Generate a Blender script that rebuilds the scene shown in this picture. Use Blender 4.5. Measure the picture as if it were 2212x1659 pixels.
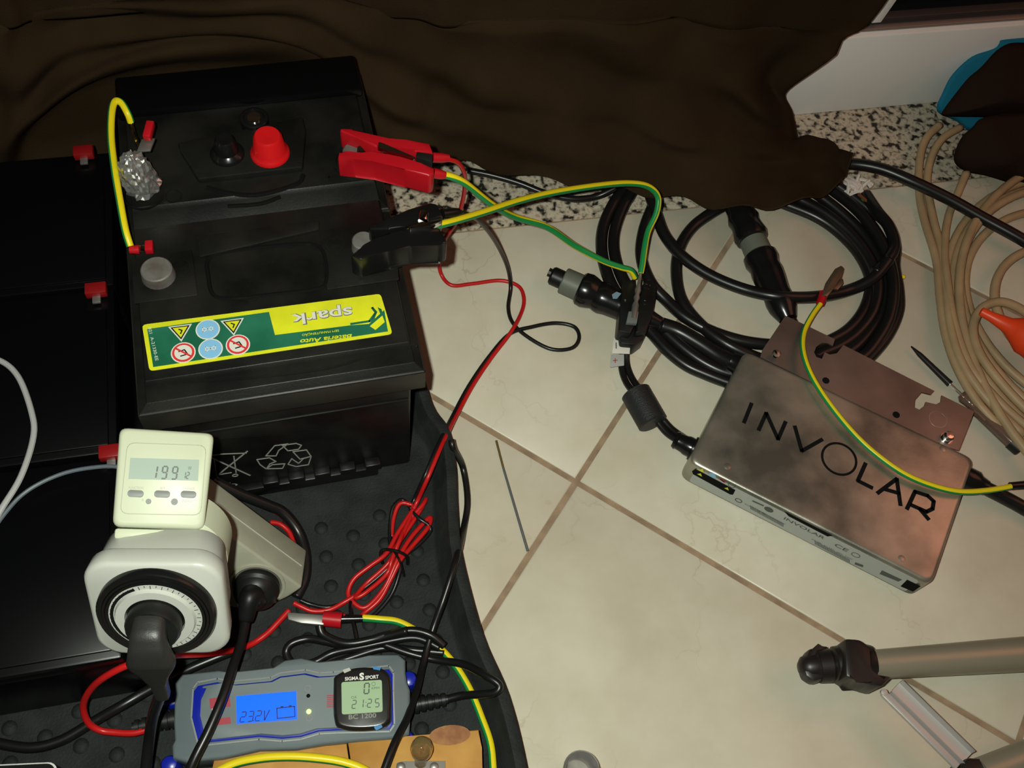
import bpy, bmesh, math, random
from mathutils import Vector as V, Matrix, noise
random.seed(7)
scn = bpy.context.scene
col = scn.collection
for o in list(bpy.data.objects): bpy.data.objects.remove(o)
PI = math.pi

# ------------------------------------------------------------------ camera
FPX = 2200.0
pitch, roll, yaw, CH = 1.0565838, 0.18883582, 0.3638844, 0.8494669
_F = V((0, math.cos(pitch), -math.sin(pitch))); _R = V((1, 0, 0)); _U = _R.cross(_F)
CR = math.cos(roll)*_R + math.sin(roll)*_U
CU = -math.sin(roll)*_R + math.cos(roll)*_U
_Z = Matrix.Rotation(-yaw, 3, 'Z')
CR, CU, CF = _Z @ CR, _Z @ CU, _Z @ _F
CC = V((0, 0, CH))
cam = bpy.data.objects.new('camera', bpy.data.cameras.new('camera')); col.objects.link(cam)
cam.matrix_world = Matrix(((CR.x, CU.x, -CF.x, CC.x), (CR.y, CU.y, -CF.y, CC.y), (CR.z, CU.z, -CF.z, CC.z), (0, 0, 0, 1)))
cam.data.sensor_fit = 'HORIZONTAL'; cam.data.sensor_width = 36.0; cam.data.lens = FPX/2212*36
cam.data.clip_start = .01
scn.camera = cam

# ------------------------------------------------------------------ world, lamps, exposure
w = bpy.data.worlds.new('night_room'); scn.world = w; w.use_nodes = True
w.node_tree.nodes['Background'].inputs[0].default_value = (1.0, .90, .76, 1)
w.node_tree.nodes['Background'].inputs[1].default_value = .032
def lamp(name, kind, loc, energy, color, size=.02, aim=None, spot=None):
    l = bpy.data.lights.new(name, kind); l.energy = energy; l.color = color
    if kind == 'AREA': l.size = size
    else: l.shadow_soft_size = size
    if spot: l.spot_size = spot[0]; l.spot_blend = spot[1]
    o = bpy.data.objects.new(name, l); col.objects.link(o); o.location = loc
    if aim is not None: o.rotation_euler = (V(aim)-V(loc)).to_track_quat('-Z', 'Y').to_euler()
    return o
# the phone's small flash lamp, a few centimetres left of and above the lens
lamp('phone_flash', 'SPOT', CC - CR*.030 + CU*.012, 30.0, (.95, 1.0, .88), .006,
     aim=CC + CF*.9 + CR*(-.10) - CU*.12, spot=(2.15, 1.0))
# added warm fill with no seen source, reddens the floor and steel on the right
lamp('warm_fill', 'AREA', (1.65, .35, 1.5), 5.0, (1.0, .34, .20), 1.1, aim=(.8, .3, 0))
scn.view_settings.view_transform = 'Standard'; scn.view_settings.look = 'None'
scn.view_settings.gamma = 1; scn.view_settings.exposure = 0.0
scn.view_settings.use_curve_mapping = False

# ------------------------------------------------------------------ picture-to-place helpers
def ray(x, y): return ((x-1106)/FPX)*CR - ((y-829.5)/FPX)*CU + CF
def at(x, y, z=0.0):
    d = ray(x, y); return CC + d*((z-CH)/d.z)
def atY(x, y, Y):
    d = ray(x, y); return CC + d*(Y/d.y)
class Pl:
    """a real plane in the room; P(px,py) is where the sight line meets it"""
    def __init__(s, P0, n): s.P0 = V(P0); s.n = V(n).normalized()
    def __call__(s, x, y, off=0):
        d = ray(x, y); t = (s.P0-CC).dot(s.n)/d.dot(s.n); return CC + d*t + s.n*off
def PZ(z): return Pl((0, 0, z), (0, 0, 1))

# ------------------------------------------------------------------ materials
MC = {}
def mat(name, c, rough=.5, metal=0.0, spec=.5, noise_amt=0.0, noise_scale=30, bump=0.0, bump_scale=200, emit=None, es=1.0, trans=0.0, ior=1.45, coat=0.0, c2=None):
    if name in MC: return MC[name]
    m = bpy.data.materials.new(name); m.use_nodes = True; MC[name] = m
    nt = m.node_tree; b = nt.nodes['Principled BSDF']
    def s(k, v):
        if k in b.inputs: b.inputs[k].default_value = v
    s('Base Color', (*c, 1)); s('Roughness', rough); s('Metallic', metal); s('Specular IOR Level', spec)
    s('Transmission Weight', trans); s('IOR', ior); s('Coat Weight', coat); s('Coat Roughness', .15)
    if emit: s('Emission Color', (*emit, 1)); s('Emission Strength', es)
    tc = nt.nodes.new('ShaderNodeTexCoord')
    if noise_amt or c2:
        n = nt.nodes.new('ShaderNodeTexNoise'); n.inputs['Scale'].default_value = noise_scale; n.inputs['Detail'].default_value = 6
        nt.links.new(tc.outputs['Object'], n.inputs['Vector'])
        r = nt.nodes.new('ShaderNodeValToRGB'); r.color_ramp.elements[0].position = .38; r.color_ramp.elements[1].position = .66
        if c2: r.color_ramp.elements[0].color = (*c, 1); r.color_ramp.elements[1].color = (*c2, 1)
        else:
            r.color_ramp.elements[0].color = (*[x*(1-noise_amt) for x in c], 1)
            r.color_ramp.elements[1].color = (*[min(1, x*(1+noise_amt)) for x in c], 1)
        nt.links.new(n.outputs['Fac'], r.inputs['Fac']); nt.links.new(r.outputs['Color'], b.inputs['Base Color'])
    if bump:
        n2 = nt.nodes.new('ShaderNodeTexNoise'); n2.inputs['Scale'].default_value = bump_scale; n2.inputs['Detail'].default_value = 4
        nt.links.new(tc.outputs['Object'], n2.inputs['Vector'])
        bp = nt.nodes.new('ShaderNodeBump'); bp.inputs['Strength'].default_value = bump; bp.inputs['Distance'].default_value = .001
        nt.links.new(n2.outputs['Fac'], bp.inputs['Height']); nt.links.new(bp.outputs['Normal'], b.inputs['Normal'])
    return m

def tile_mat():
    m = mat('tile_glaze', (.55, .47, .36), rough=.32, spec=.35)
    nt = m.node_tree; b = nt.nodes['Principled BSDF']; L = nt.links.new
    tc = nt.nodes.new('ShaderNodeTexCoord')
    n1 = nt.nodes.new('ShaderNodeTexNoise'); n1.inputs['Scale'].default_value = 9; n1.inputs['Detail'].default_value = 10; n1.inputs['Roughness'].default_value = .62
    L(tc.outputs['Object'], n1.inputs['Vector'])
    r1 = nt.nodes.new('ShaderNodeValToRGB'); r1.color_ramp.elements[0].position = .3; r1.color_ramp.elements[1].position = .72
    r1.color_ramp.elements[0].color = (.48, .435, .33, 1); r1.color_ramp.elements[1].color = (.60, .565, .46, 1)
    L(n1.outputs['Fac'], r1.inputs['Fac'])
    # thin brown veins
    nw = nt.nodes.new('ShaderNodeTexNoise'); nw.inputs['Scale'].default_value = 9; nw.inputs['Detail'].default_value = 9
    L(tc.outputs['Object'], nw.inputs['Vector'])
    mx = nt.nodes.new('ShaderNodeMix'); mx.data_type = 'RGBA'; mx.blend_type = 'LINEAR_LIGHT'; mx.inputs[0].default_value = .16
    L(tc.outputs['Object'], mx.inputs[6]); L(nw.outputs['Color'], mx.inputs[7])
    vo = nt.nodes.new('ShaderNodeTexVoronoi'); vo.feature = 'DISTANCE_TO_EDGE'; vo.inputs['Scale'].default_value = 6.5
    L(mx.outputs[2], vo.inputs['Vector'])
    rv = nt.nodes.new('ShaderNodeValToRGB'); rv.color_ramp.elements[0].position = 0; rv.color_ramp.elements[1].position = .012
    rv.color_ramp.elements[0].color = (1, 1, 1, 1); rv.color_ramp.elements[1].color = (0, 0, 0, 1)
    L(vo.outputs['Distance'], rv.inputs['Fac'])
    nm = nt.nodes.new('ShaderNodeTexNoise'); nm.inputs['Scale'].default_value = 6; nm.inputs['Detail'].default_value = 3
    L(tc.outputs['Object'], nm.inputs['Vector'])
    rm = nt.nodes.new('ShaderNodeValToRGB'); rm.color_ramp.elements[0].position = .46; rm.color_ramp.elements[1].position = .66
    rm.color_ramp.elements[1].color = (.36, .36, .36, 1)
    L(nm.outputs['Fac'], rm.inputs['Fac'])
    mu = nt.nodes.new('ShaderNodeMath'); mu.operation = 'MULTIPLY'; L(rv.outputs['Color'], mu.inputs[0]); L(rm.outputs['Color'], mu.inputs[1])
    mc = nt.nodes.new('ShaderNodeMix'); mc.data_type = 'RGBA'; L(mu.outputs[0], mc.inputs[0]); L(r1.outputs['Color'], mc.inputs[6]); mc.inputs[7].default_value = (.27, .175, .09, 1)
    L(mc.outputs[2], b.inputs['Base Color'])
    return m
def granite_mat():
    m = mat('granite', (.4, .35, .28), rough=.3, spec=.3); nt = m.node_tree; b = nt.nodes['Principled BSDF']; L = nt.links.new
    tc = nt.nodes.new('ShaderNodeTexCoord')
    v = nt.nodes.new('ShaderNodeTexNoise'); v.inputs['Scale'].default_value = 125; v.inputs['Detail'].default_value = 2.5; v.inputs['Distortion'].default_value = .25; L(tc.outputs['Object'], v.inputs['Vector'])
    r = nt.nodes.new('ShaderNodeValToRGB'); r.color_ramp.interpolation = 'LINEAR'
    e = r.color_ramp.elements; e[0].position = .38; e[0].color = (.02, .02, .018, 1); e[1].position = .45; e[1].color = (.25, .215, .165, 1)
    for p, c in ((.52, (.43, .38, .29)), (.60, (.50, .45, .35)), (.68, (.36, .27, .2))):
        x = e.new(p); x.color = (*c, 1)
    L(v.outputs['Fac'], r.inputs['Fac']); L(r.outputs['Color'], b.inputs['Base Color'])
    return m
TILE, GRAN = tile_mat(), granite_mat()
GROUT = mat('grout', (.27, .19, .12), .9, noise_amt=.2, noise_scale=60, bump=.4)
BLK = mat('black_plastic', (.008, .0085, .008), .42, spec=.4, noise_amt=.4, noise_scale=25)
BLKG = mat('black_gloss', (.006, .006, .006), .22, spec=.5)
LID = mat('dusty_black_lid', (.0045, .0048, .0042), .42, spec=.3, noise_scale=22, c2=(.014, .0135, .011), bump=.1, bump_scale=500)
DUST = mat('dusty_skirt', (.014, .0135, .011), .45, spec=.35, noise_scale=18, c2=(.030, .028, .022))
CASE = mat('battery_case', (.004, .0043, .0043), .35, spec=.3, noise_scale=30, c2=(.010, .010, .009))
SLAM = mat('sealed_battery_black', (.002, .002, .0024), .3, spec=.22)
RUB = mat('tray_rubber', (.014, .0165, .016), .7, spec=.25, noise_amt=.25, noise_scale=50, bump=.5, bump_scale=500)
CABL = mat('black_cable', (.007, .007, .007), .32, spec=.5)
RED = mat('red_plastic', (.40, .006, .012), .35, spec=.4)
REDW = mat('red_wire', (.45, .010, .010), .33, spec=.4)
REDD = mat('red_cap', (.55, .008, .010), .3, spec=.4)
YEL = mat('yellow_insulation', (.72, .58, .01), .35, spec=.4)
GRN = mat('green_insulation', (.01, .22, .055), .35, spec=.4)
WHITE = mat('white_plastic', (.42, .43, .39), .33, spec=.4)
CREAM = mat('cream_plastic', (.47, .50, .37), .38, spec=.4)
BEIGE = mat('beige_strip', (.32, .32, .245), .42, spec=.4, noise_amt=.05, noise_scale=60)
STEEL = mat('steel_case', (.15, .15, .125), .36, metal=.76, noise_scale=15, c2=(.46, .43, .35), bump=.05, bump_scale=600)
STEEL2 = mat('steel_bracket', (.18, .16, .14), .42, metal=.82, noise_scale=14, c2=(.30, .26, .23))
CHR = mat('chrome', (.8, .8, .78), .12, metal=1.0)
DMET = mat('dull_metal', (.30, .29, .27), .45, metal=.8)
LEAD = mat('lead_post', (.17, .165, .155), .55, metal=.3, noise_scale=60, c2=(.10, .08, .065))
FOIL = mat('foil', (.55, .55, .54), .28, metal=.85)
CLOTH = mat('brown_drape', (.026, .0155, .0078), .95, spec=.05, bump=.6, bump_scale=900, noise_amt=.15, noise_scale=12)
CLOTH2 = mat('dark_brown_garment', (.020, .011, .008), .95, spec=.05, bump=.6, bump_scale=900)
BLUEC = mat('cyan_cloth', (.012, .16, .26), .8, spec=.1, bump=.4, bump_scale=700)
DOORW = mat('door_white', (.80, .78, .75), .45, spec=.3, noise_amt=.03, noise_scale=8)
GLASS = mat('night_glass', (.006, .007, .008), .04, spec=.6)
SEAL = mat('dark_seal', (.03, .025, .025), .4)
WOOD = mat('raw_pine', (.34, .155, .03), .6, spec=.25, noise_scale=22, c2=(.50, .27, .065))
INK = mat('black_ink', (.006, .006, .006), .9, spec=.08)
INKG = mat('grey_ink', (.13, .13, .11), .5)
PRW = mat('white_print', (.62, .62, .56), .5)
PRG = mat('grey_print', (.20, .20, .18), .5)
LABW = mat('silver_label', (.38, .40, .37), .45)
SGRN = mat('label_green', (.008, .10, .05), .45, noise_scale=25, c2=(.018, .15, .085))
SYEL = mat('label_yellow', (.62, .64, .015), .45, noise_amt=.08, noise_scale=40)
SBLU = mat('label_blue', (.20, .45, .68), .45)
CHG = mat('charger_grey', (.12, .15, .16), .38, spec=.4)
CHG2 = mat('charger_face', (.135, .165, .175), .5)
BLUP = mat('blue_plastic', (.006, .015, .30), .3)
LCDB = mat('lcd_blue', (.0, .03, .5), .3, emit=(.0, .11, 1.0), es=1.3)
LCDG = mat('lcd_green', (.30, .43, .26), .3)
LCDW = mat('lcd_grey', (.30, .37, .32), .2)
PINK = mat('brand_patch', (.32, .03, .05), .45)
LEDG = mat('led_green', (.2, .8, .1), .3, emit=(.45, 1.0, .12), es=4)
BTN = mat('grey_button', (.17, .18, .17), .5)
CLRG = mat('clear_plastic', (.8, .8, .8), .08, trans=.9, ior=1.4)
SMOKE = mat('smoked_plastic', (.42, .26, .20), .12, trans=.75, ior=1.45)
BEIC = mat('beige_cable', (.36, .25, .135), .5, noise_amt=.12, noise_scale=30)
ORG = mat('orange_plastic', (.80, .06, .012), .4)
TRIP = mat('champagne_tube', (.30, .27, .20), .36, metal=.35)
TRIPB = mat('tripod_black', (.012, .009, .008), .4)
ALU = mat('brushed_alu', (.48, .46, .44), .45, metal=.45)
LGREY = mat('light_cable', (.38, .38, .38), .5)
GREYP = mat('grey_collar', (.115, .125, .10), .5)
BLUT = mat('blue_tape', (.02, .18, .42), .5)
BRASS = mat('brass', (.30, .22, .08), .4, metal=.8)

# ------------------------------------------------------------------ object helpers
def tag(o, label=None, cat=None, group=None, kind=None):
    if label: o['label'] = label
    if cat: o['category'] = cat
    if group: o['group'] = group
    if kind: o['kind'] = kind
    return o
def thing(name, label, cat, loc, group=None):
    o = bpy.data.objects.new(name, None); col.objects.link(o); o.empty_display_size = .01
    o.location = loc; tag(o, label, cat, group); return o
def wloc(o):
    p = V(o.location)
    while o.parent: o = o.parent; p = p + V(o.location)
    return p
class B:
    def __init__(s): s.bm = bmesh.new()
    def _bev(s, geom_faces, r, seg=2):
        es = list({e for f in geom_faces for e in f.edges})
        bmesh.ops.bevel(s.bm, geom=es, offset=r, segments=seg, profile=.5, affect='EDGES', clamp_overlap=True)
    def loft(s, rings, mi=0, closed=True, cap=True, bev=0, capmi=None):
        vs = [[s.bm.verts.new(p) for p in r] for r in rings]; fs = []
        n = len(rings[0])
        for a, b in zip(vs, vs[1:]):
            for i in range(n if closed else n-1):
                j = (i+1) % n
                f = s.bm.faces.new((a[i], a[j], b[j], b[i])); f.material_index = mi; fs.append(f)
        if cap:
            for r, rev in ((vs[0], True), (vs[-1], False)):
                f = s.bm.faces.new(r[::-1] if rev else r); f.material_index = mi if capmi is None else capmi; fs.append(f)
        if bev: s._bev(fs, bev)
        return fs
    def prism(s, pts, d, mi=0, bev=0):
        """solid between the outline pts and pts+d"""
        return s.loft([[V(p) for p in pts], [V(p)+V(d) for p in pts]], mi, bev=bev)
    def box(s, o, ax, ay, az, mi=0, bev=0):
        o, ax, ay, az = V(o), V(ax), V(ay), V(az)
        return s.prism([o, o+ax, o+ax+ay, o+ay], az, mi, bev)
    def lathe(s, o, axis, prof, mi=0, seg=24, mis=None):
        o, ax = V(o), V(axis).normalized()
        a = ax.orthogonal().normalized(); b = ax.cross(a)
        rings = [[o+ax*t+(a*math.cos(2*PI*i/seg)+b*math.sin(2*PI*i/seg))*max(r, 1e-5) for i in range(seg)] for t, r in prof]
        fs = s.loft(rings, mi)
        if mis:
            for k, m_ in enumerate(mis):
                for i in range(seg): fs[k*seg+i].material_index = m_
        return fs
    def tube(s, pts, r, mi=0, seg=8, sub=8, stripe=None, phase=0.0, twist=0.0, rr=None, closed=False):
        P = smooth(pts, sub, closed); n = len(P); rings = []
        T = [(P[min(i+1, n-1)]-P[max(i-1, 0)]).normalized() for i in range(n)]
        N = T[0].cross(V((0, 0, 1)));  N = N.normalized() if N.length > 1e-4 else T[0].orthogonal().normalized()
        for i in range(n):
            N = (N - T[i]*N.dot(T[i])).normalized(); Bn = T[i].cross(N)
            ph = phase+twist*i/n; R = r if rr is None else rr(i/(n-1))
            rings.append([P[i]+(N*math.cos(2*PI*k/seg+ph)+Bn*math.sin(2*PI*k/seg+ph))*R for k in range(seg)])
        fs = s.loft(rings, mi)
        if stripe is not None:
            for a in range(n-1):
                for k in range(seg):
                    if k in stripe[1]: fs[a*seg+k].material_index = stripe[0]
        return fs
    def dome(s, c, r, h, mi=0, seg=14, n=(0, 0, 1), rings=4):
        n = V(n).normalized()
        return s.lathe(c, n, [(h*math.sin(PI/2*i/rings), r*math.cos(PI/2*i/rings)) for i in range(rings+1)], mi, seg)
    def build(s, name, mats, parent=None, loc=None, ang=35, sm=True):
        bmesh.ops.recalc_face_normals(s.bm, faces=s.bm.faces)
        me = bpy.data.meshes.new(name)
        o = bpy.data.objects.new(name, me); col.objects.link(o)
        if parent is not None: base = wloc(parent); o.parent = parent
        elif loc is not None: base = V(loc); o.location = base
        else: base = V((0, 0, 0))
        bmesh.ops.translate(s.bm, verts=s.bm.verts, vec=-base)
        s.bm.to_mesh(me); s.bm.free()
        for m in (mats if isinstance(mats, (list, tuple)) else [mats]): me.materials.append(m)
        if sm:
            for p in me.polygons: p.use_smooth = True
            me.set_sharp_from_angle(angle=math.radians(ang))
        return o
def smooth(pts, sub=8, closed=False):
    pts = [V(p) for p in pts]; n = len(pts)
    if n < 3: return pts
    out = []
    for i in range(n if closed else n-1):
        g = (lambda k: pts[k % n]) if closed else (lambda k: pts[max(0, min(n-1, k))])
        p0, p1, p2, p3 = g(i-1), g(i), g(i+1), g(i+2)
        for k in range(sub):
            t = k/sub
            out.append(.5*((2*p1)+(p2-p0)*t+(2*p0-5*p1+4*p2-p3)*t*t+(3*p1-p0-3*p2+p3)*t**3))
    out.append(pts[0] if closed else pts[-1])
    return out
def px(lst, z=None):
    """list of (x, y[, z]) sight points -> places"""
    return [at(p[0], p[1], p[2] if len(p) > 2 else z) for p in lst]
def rrect(o, u, v, w, h, r, n=5):
    pts = []
    for cx, cy, a0 in ((w-r, h-r, 0), (r, h-r, PI/2), (r, r, PI), (w-r, r, 1.5*PI)):
        for k in range(n+1):
            a = a0+PI/2*k/n; pts.append(V(o)+V(u)*(cx+r*math.cos(a))+V(v)*(cy+r*math.sin(a)))
    return pts
def disc(c, u, v, r, n=24, ry=None): return [V(c)+V(u)*r*math.cos(2*PI*i/n)+V(v)*(ry or r)*math.sin(2*PI*i/n) for i in range(n)]
def stroke(b, P, Q, wd, n, th=.0003, mi=0):
    P, Q = V(P), V(Q); d = (Q-P).normalized(); s = V(n).cross(d)*wd/2
    b.prism([P+s, Q+s, Q-s, P-s], V(n)*th, mi)
def polyline(b, pts, wd, n, th=.0003, mi=0, closed=False):
    pts = [V(p) for p in pts]
    if closed: pts = pts+[pts[0]]
    for i in range(len(pts)-1):
        d = (pts[i+1]-pts[i]).normalized()*wd*.25
        stroke(b, pts[i]-d, pts[i+1]+d, wd, n, th, mi)
def ring(b, c, u, v, r, wd, n, th=.0003, mi=0, seg=28, ry=None):
    ry = ry or r
    A = [disc(c, u, v, r+wd/2, seg, ry+wd/2), disc(V(c)+V(n)*th, u, v, r+wd/2, seg, ry+wd/2), disc(V(c)+V(n)*th, u, v, r-wd/2, seg, ry-wd/2), disc(c, u, v, r-wd/2, seg, ry-wd/2)]
    b.loft(A+[A[0]], mi, cap=False)
def text(s, A, Bp, n, h=None, parent=None, m=INK, name='lettering', th=.0002, bold=0.0, shear=0.0):
    """letters running from A to Bp, raised side facing n; h = letter height"""
    c = bpy.data.curves.new('t', 'FONT'); c.body = s; c.size = 1; c.offset = bold; c.shear = shear; c.resolution_u = 3
    o = bpy.data.objects.new('t', c); col.objects.link(o)
    dg = bpy.context.evaluated_depsgraph_get(); me = bpy.data.meshes.new_from_object(o.evaluated_get(dg))
    bpy.data.objects.remove(o); bpy.data.curves.remove(c)
    xs = [v.co.x for v in me.vertices]; x0, x1 = min(xs), max(xs)
    A, Bp, n = V(A), V(Bp), V(n).normalized(); u = Bp-A; L = u.length; u.normalize(); v = n.cross(u)
    sx = L/(x1-x0); sy = (h/.69) if h else sx
    bm = bmesh.new(); bm.from_mesh(me); bpy.data.meshes.remove(me)
    for q in bm.verts: q.co = A+u*((q.co.x-x0)*sx)+v*(q.co.y*sy)+n*th
    me2 = bpy.data.meshes.new(name); o2 = bpy.data.objects.new(name, me2); col.objects.link(o2)
    base = wloc(parent) if parent else V((0, 0, 0)); o2.parent = parent
    bmesh.ops.translate(bm, verts=bm.verts, vec=-base); bm.to_mesh(me2); bm.free(); me2.materials.append(m)
    return o2
SEG = {'0': 'abcdef', '1': 'bc', '2': 'abged', '3': 'abgcd', '5': 'afgcd', '9': 'abcdfg', 'W': 'bcdef'}
def seg7(b, s, o, u, v, h, wdt, gap, n, st=None, mi=0, slant=.08):
    u, v = V(u), V(v); st = st or h*.12; x = 0
    for ch in s:
        if ch == 'V':
            f_ = lambda a_, c_: V(o)+u*(x+a_+slant*c_)+v*c_
            stroke(b, f_(0, h), f_(wdt*.35, 0), st, n, .0002, mi); stroke(b, f_(wdt*.35, 0), f_(wdt*1.05, h), st, n, .0002, mi); x += wdt+gap
        elif ch in SEG:
            P = {'tl': (0, h), 'tr': (wdt, h), 'ml': (0, h/2), 'mr': (wdt, h/2), 'bl': (0, 0), 'br': (wdt, 0)}
            Q = {k: V(o)+u*(x+a+slant*c_)+v*c_ for k, (a, c_) in P.items()}
            for k, (p, q) in {'a': ('tl', 'tr'), 'b': ('tr', 'mr'), 'c': ('mr', 'br'), 'd': ('bl', 'br'), 'e': ('ml', 'bl'), 'f': ('tl', 'ml'), 'g': ('ml', 'mr')}.items():
                if k in SEG[ch]:
                    d = (Q[q]-Q[p])*.08; stroke(b, Q[p]+d, Q[q]-d, st, n, .0002, mi)
            x += wdt+gap
        elif ch == ':':
            for k in (.3, .65): stroke(b, V(o)+u*(x-gap*.35)+v*h*k, V(o)+u*(x-gap*.35)+v*(h*k+st), st, n, .0002, mi)
        elif ch == '.':
            stroke(b, V(o)+u*(x-gap*.6), V(o)+u*(x-gap*.6)+v*st, st, n, .0002, mi)
        else: x += wdt*.6
UP = V((0, 0, 1))

# ================================================================== SETTING
# grout bed with square tiles laid at 45 degrees to the sill
S = .430; CX = at(1245, 1040); a0 = math.radians(-42.86)
ta = V((math.cos(a0), math.sin(a0), 0)); tb = V((-ta.y, ta.x, 0)); YW = .635
fb = B(); fb.box((-1.1, -.9, -.03), (2.9, 0, 0), (0, YW+.9, 0), (0, 0, .0284)); floor = fb.build('floor', GROUT); tag(floor, kind='structure')
def clip(poly, k, lim, sgn):
    out = []
    for i in range(len(poly)):
        p, q = poly[i], poly[(i+1) % len(poly)]; a, c = sgn*(lim-p[k]), sgn*(lim-q[k])
        if a >= 0: out.append(p)
        if a*c < 0: out.append(p.lerp(q, a/(a-c)))
    return out
shared = None
for i in range(-9, 8):
    for j in range(-8, 9):
        g = .0026; o = CX+ta*(i*S+g)+tb*(j*S+g); o.z = -.0016
        poly = [o, o+ta*(S-2*g), o+ta*(S-2*g)+tb*(S-2*g), o+tb*(S-2*g)]
        full = list(poly)
        for k, lim, sg in ((1, YW-.002, 1), (1, -.9, -1), (0, 1.8, 1), (0, -1.1, -1)):
            poly = clip(poly, k, lim, sg)
            if len(poly) < 3: break
        if len(poly) < 3: continue
        ar = abs(sum(poly[k].x*poly[(k+1) % len(poly)].y-poly[(k+1) % len(poly)].x*poly[k].y for k in range(len(poly))))/2
        if ar < 2e-4: continue
        isfull = len(poly) == 4 and all((p-q).length < 1e-6 for p, q in zip(poly, full))
        if isfull and shared:
            t = bpy.data.objects.new('tile', shared); col.objects.link(t); t.parent = floor; t.location = o; continue
        tbm = B(); top = [p+V((0, 0, .0016)) for p in poly]; c = sum(top, V())/len(top)
        ins = [p+(c-p).normalized()*.0022 for p in top]; mid = [p+(c-p).normalized()*.0006-V((0, 0, .0006)) for p in top]
        tbm.loft([poly, [p-V((0, 0, .0012)) for p in top], mid, ins])
        bmesh.ops.translate(tbm.bm, verts=tbm.bm.verts, vec=-o)
        t = tbm.build('tile', TILE, ang=60); t.parent = floor; t.location = o
        if isfull: shared = t.data
YD = .7493
b = B(); b.box((-1.1, YW, -.03), (2.9, 0, 0), (0, YD+.09-YW, 0), (0, 0, .03), bev=.001)
tag(b.build('trim_1', GRAN), 'speckled granite sill below the balcony door', kind='structure')
# balcony door
door = bpy.data.objects.new('door_1', None); col.objects.link(door); door.location = (.35, YD, 0); tag(door, 'white balcony door with dark night glass', kind='structure')
ZP = .1135
b = B(); b.box((-.9, YD, .0005), (2.6, 0, 0), (0, .04, 0), (0, 0, ZP), bev=.002); b.build('bottom_rail', DOORW, door)
b = B(); b.box((-.9, YD+.006, ZP+.001), (2.6, 0, 0), (0, .03, 0), (0, 0, .0035), bev=.001); b.build('track', DMET, door)
b = B(); b.box((-.9, YD+.012, ZP+.005), (2.6, 0, 0), (0, .024, 0), (0, 0, .008), bev=.001); b.build('glazing_seal', SEAL, door)
b = B(); b.box((-.9, YD+.022, ZP+.013), (2.6, 0, 0), (0, .006, 0), (0, 0, 1.9)); b.build('glass_pane', GLASS, door)
b = B(); p0, p1 = atY(1868, 76, YD+.012), atY(1935, -20, YD+.012); d = (p1-p0)
d = d.normalized()*1.2; s = V((.0215, 0, 0)); p0.z = ZP+.006
b.box(p0-s*.5, s, (0, .010, 0), d, bev=.002); b.box(p0-s*.1+V((0, -.003, .004)), s*.55, (0, .004, 0), d*.98, bev=.001); b.build('glazing_bar', DOORW, door)
b = B(); b.box((-.95, YD, .0), (.05, 0, 0), (0, .09, 0), (0, 0, 2.1)); b.box((1.7, YD, 0), (.05, 0, 0), (0, .09, 0), (0, 0, 2.1)); b.box((-.95, YD, 2.05), (2.7, 0, 0), (0, .09, 0), (0, 0, .06)); b.build('door_frame', DOORW, door)
WALL = mat('wall_paint', (.35, .31, .26), .9)
b = B(); b.box((-1.6, YD+.01, 0), (.64, 0, 0), (0, .1, 0), (0, 0, 2.5)); b.box((1.76, YD+.01, 0), (.6, 0, 0), (0, .1, 0), (0, 0, 2.5)); b.box((-.95, YD+.01, 2.12), (2.7, 0, 0), (0, .1, 0), (0, 0, .38)); tag(b.build('wall_back', WALL), kind='structure')

# ================================================================== DRAPE
def gridsheet(name, rows, m, su, sv, fold, thick=.0012, **kw):
    R1 = [smooth(r, su) for r in rows]; n = len(R1[0]); cols = [smooth([R1[k][i] for k in range(len(rows))], sv) for i in range(n)]
    b = B(); vs = [[b.bm.verts.new(fold(p, i/(n-1), j/(len(c)-1))) for j, p in enumerate(c)] for i, c in enumerate(cols)]
    for i in range(n-1):
        for j in range(len(vs[0])-1): b.bm.faces.new((vs[i][j], vs[i+1][j], vs[i+1][j+1], vs[i][j+1]))
    o = b.build(name, m, ang=180, **kw); md = o.modifiers.new('thickness', 'SOLIDIFY'); md.thickness = thick; md.offset = 0; return o
hem = [(-90, 520, .012), (0, 470, .012), (60, 330, .02), (180, 230, .04), (420, 190, .08), (650, 200, .10), (800, 300, .075), (900, 345, .055), (960, 352, .045), (1050, 372, .035), (1200, 402, .028), (1330, 418, .022), (1450, 436, .022), (1560, 457, .030), (1670, 454, .032), (1770, 430, .034), (1822, 390, .036), (1834, 345, .036)]
r1 = [(-90, 380, .70), (0, 350, .705), (60, 260, .715), (180, 160, .72), (420, 110, .725), (650, 110, .725), (800, 230, .715), (900, 270, .71), (960, 280, .70), (1050, 290, .69), (1200, 310, .68), (1330, 320, .67), (1450, 340, .66), (1560, 350, .655), (1670, 350, .66), (1730, 325, .675), (1775, 305, .69), (1795, 300, .695)]
r2 = [(-90, 250, .71), (0, 240, .712), (60, 180, .72), (180, 100, .725), (420, 60, .73), (650, 60, .73), (800, 150, .725), (900, 190, .72), (960, 200, .715), (1050, 210, .71), (1200, 215, .705), (1330, 225, .70), (1450, 240, .695), (1560, 250, .69), (1640, 262, .695), (1690, 280, .705), (1712, 292, .712), (1722, 296, .715)]
r3 = [(-90, 120, .72), (0, 110, .72), (60, 90, .725), (180, 40, .73), (420, 10, .732), (650, 10, .732), (800, 70, .73), (900, 90, .728), (960, 100, .726), (1050, 105, .724), (1200, 110, .72), (1330, 120, .718), (1450, 130, .716), (1540, 140, .716), (1600, 150, .718), (1650, 165, .722), (1680, 174, .726), (1696, 176, .728)]
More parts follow.
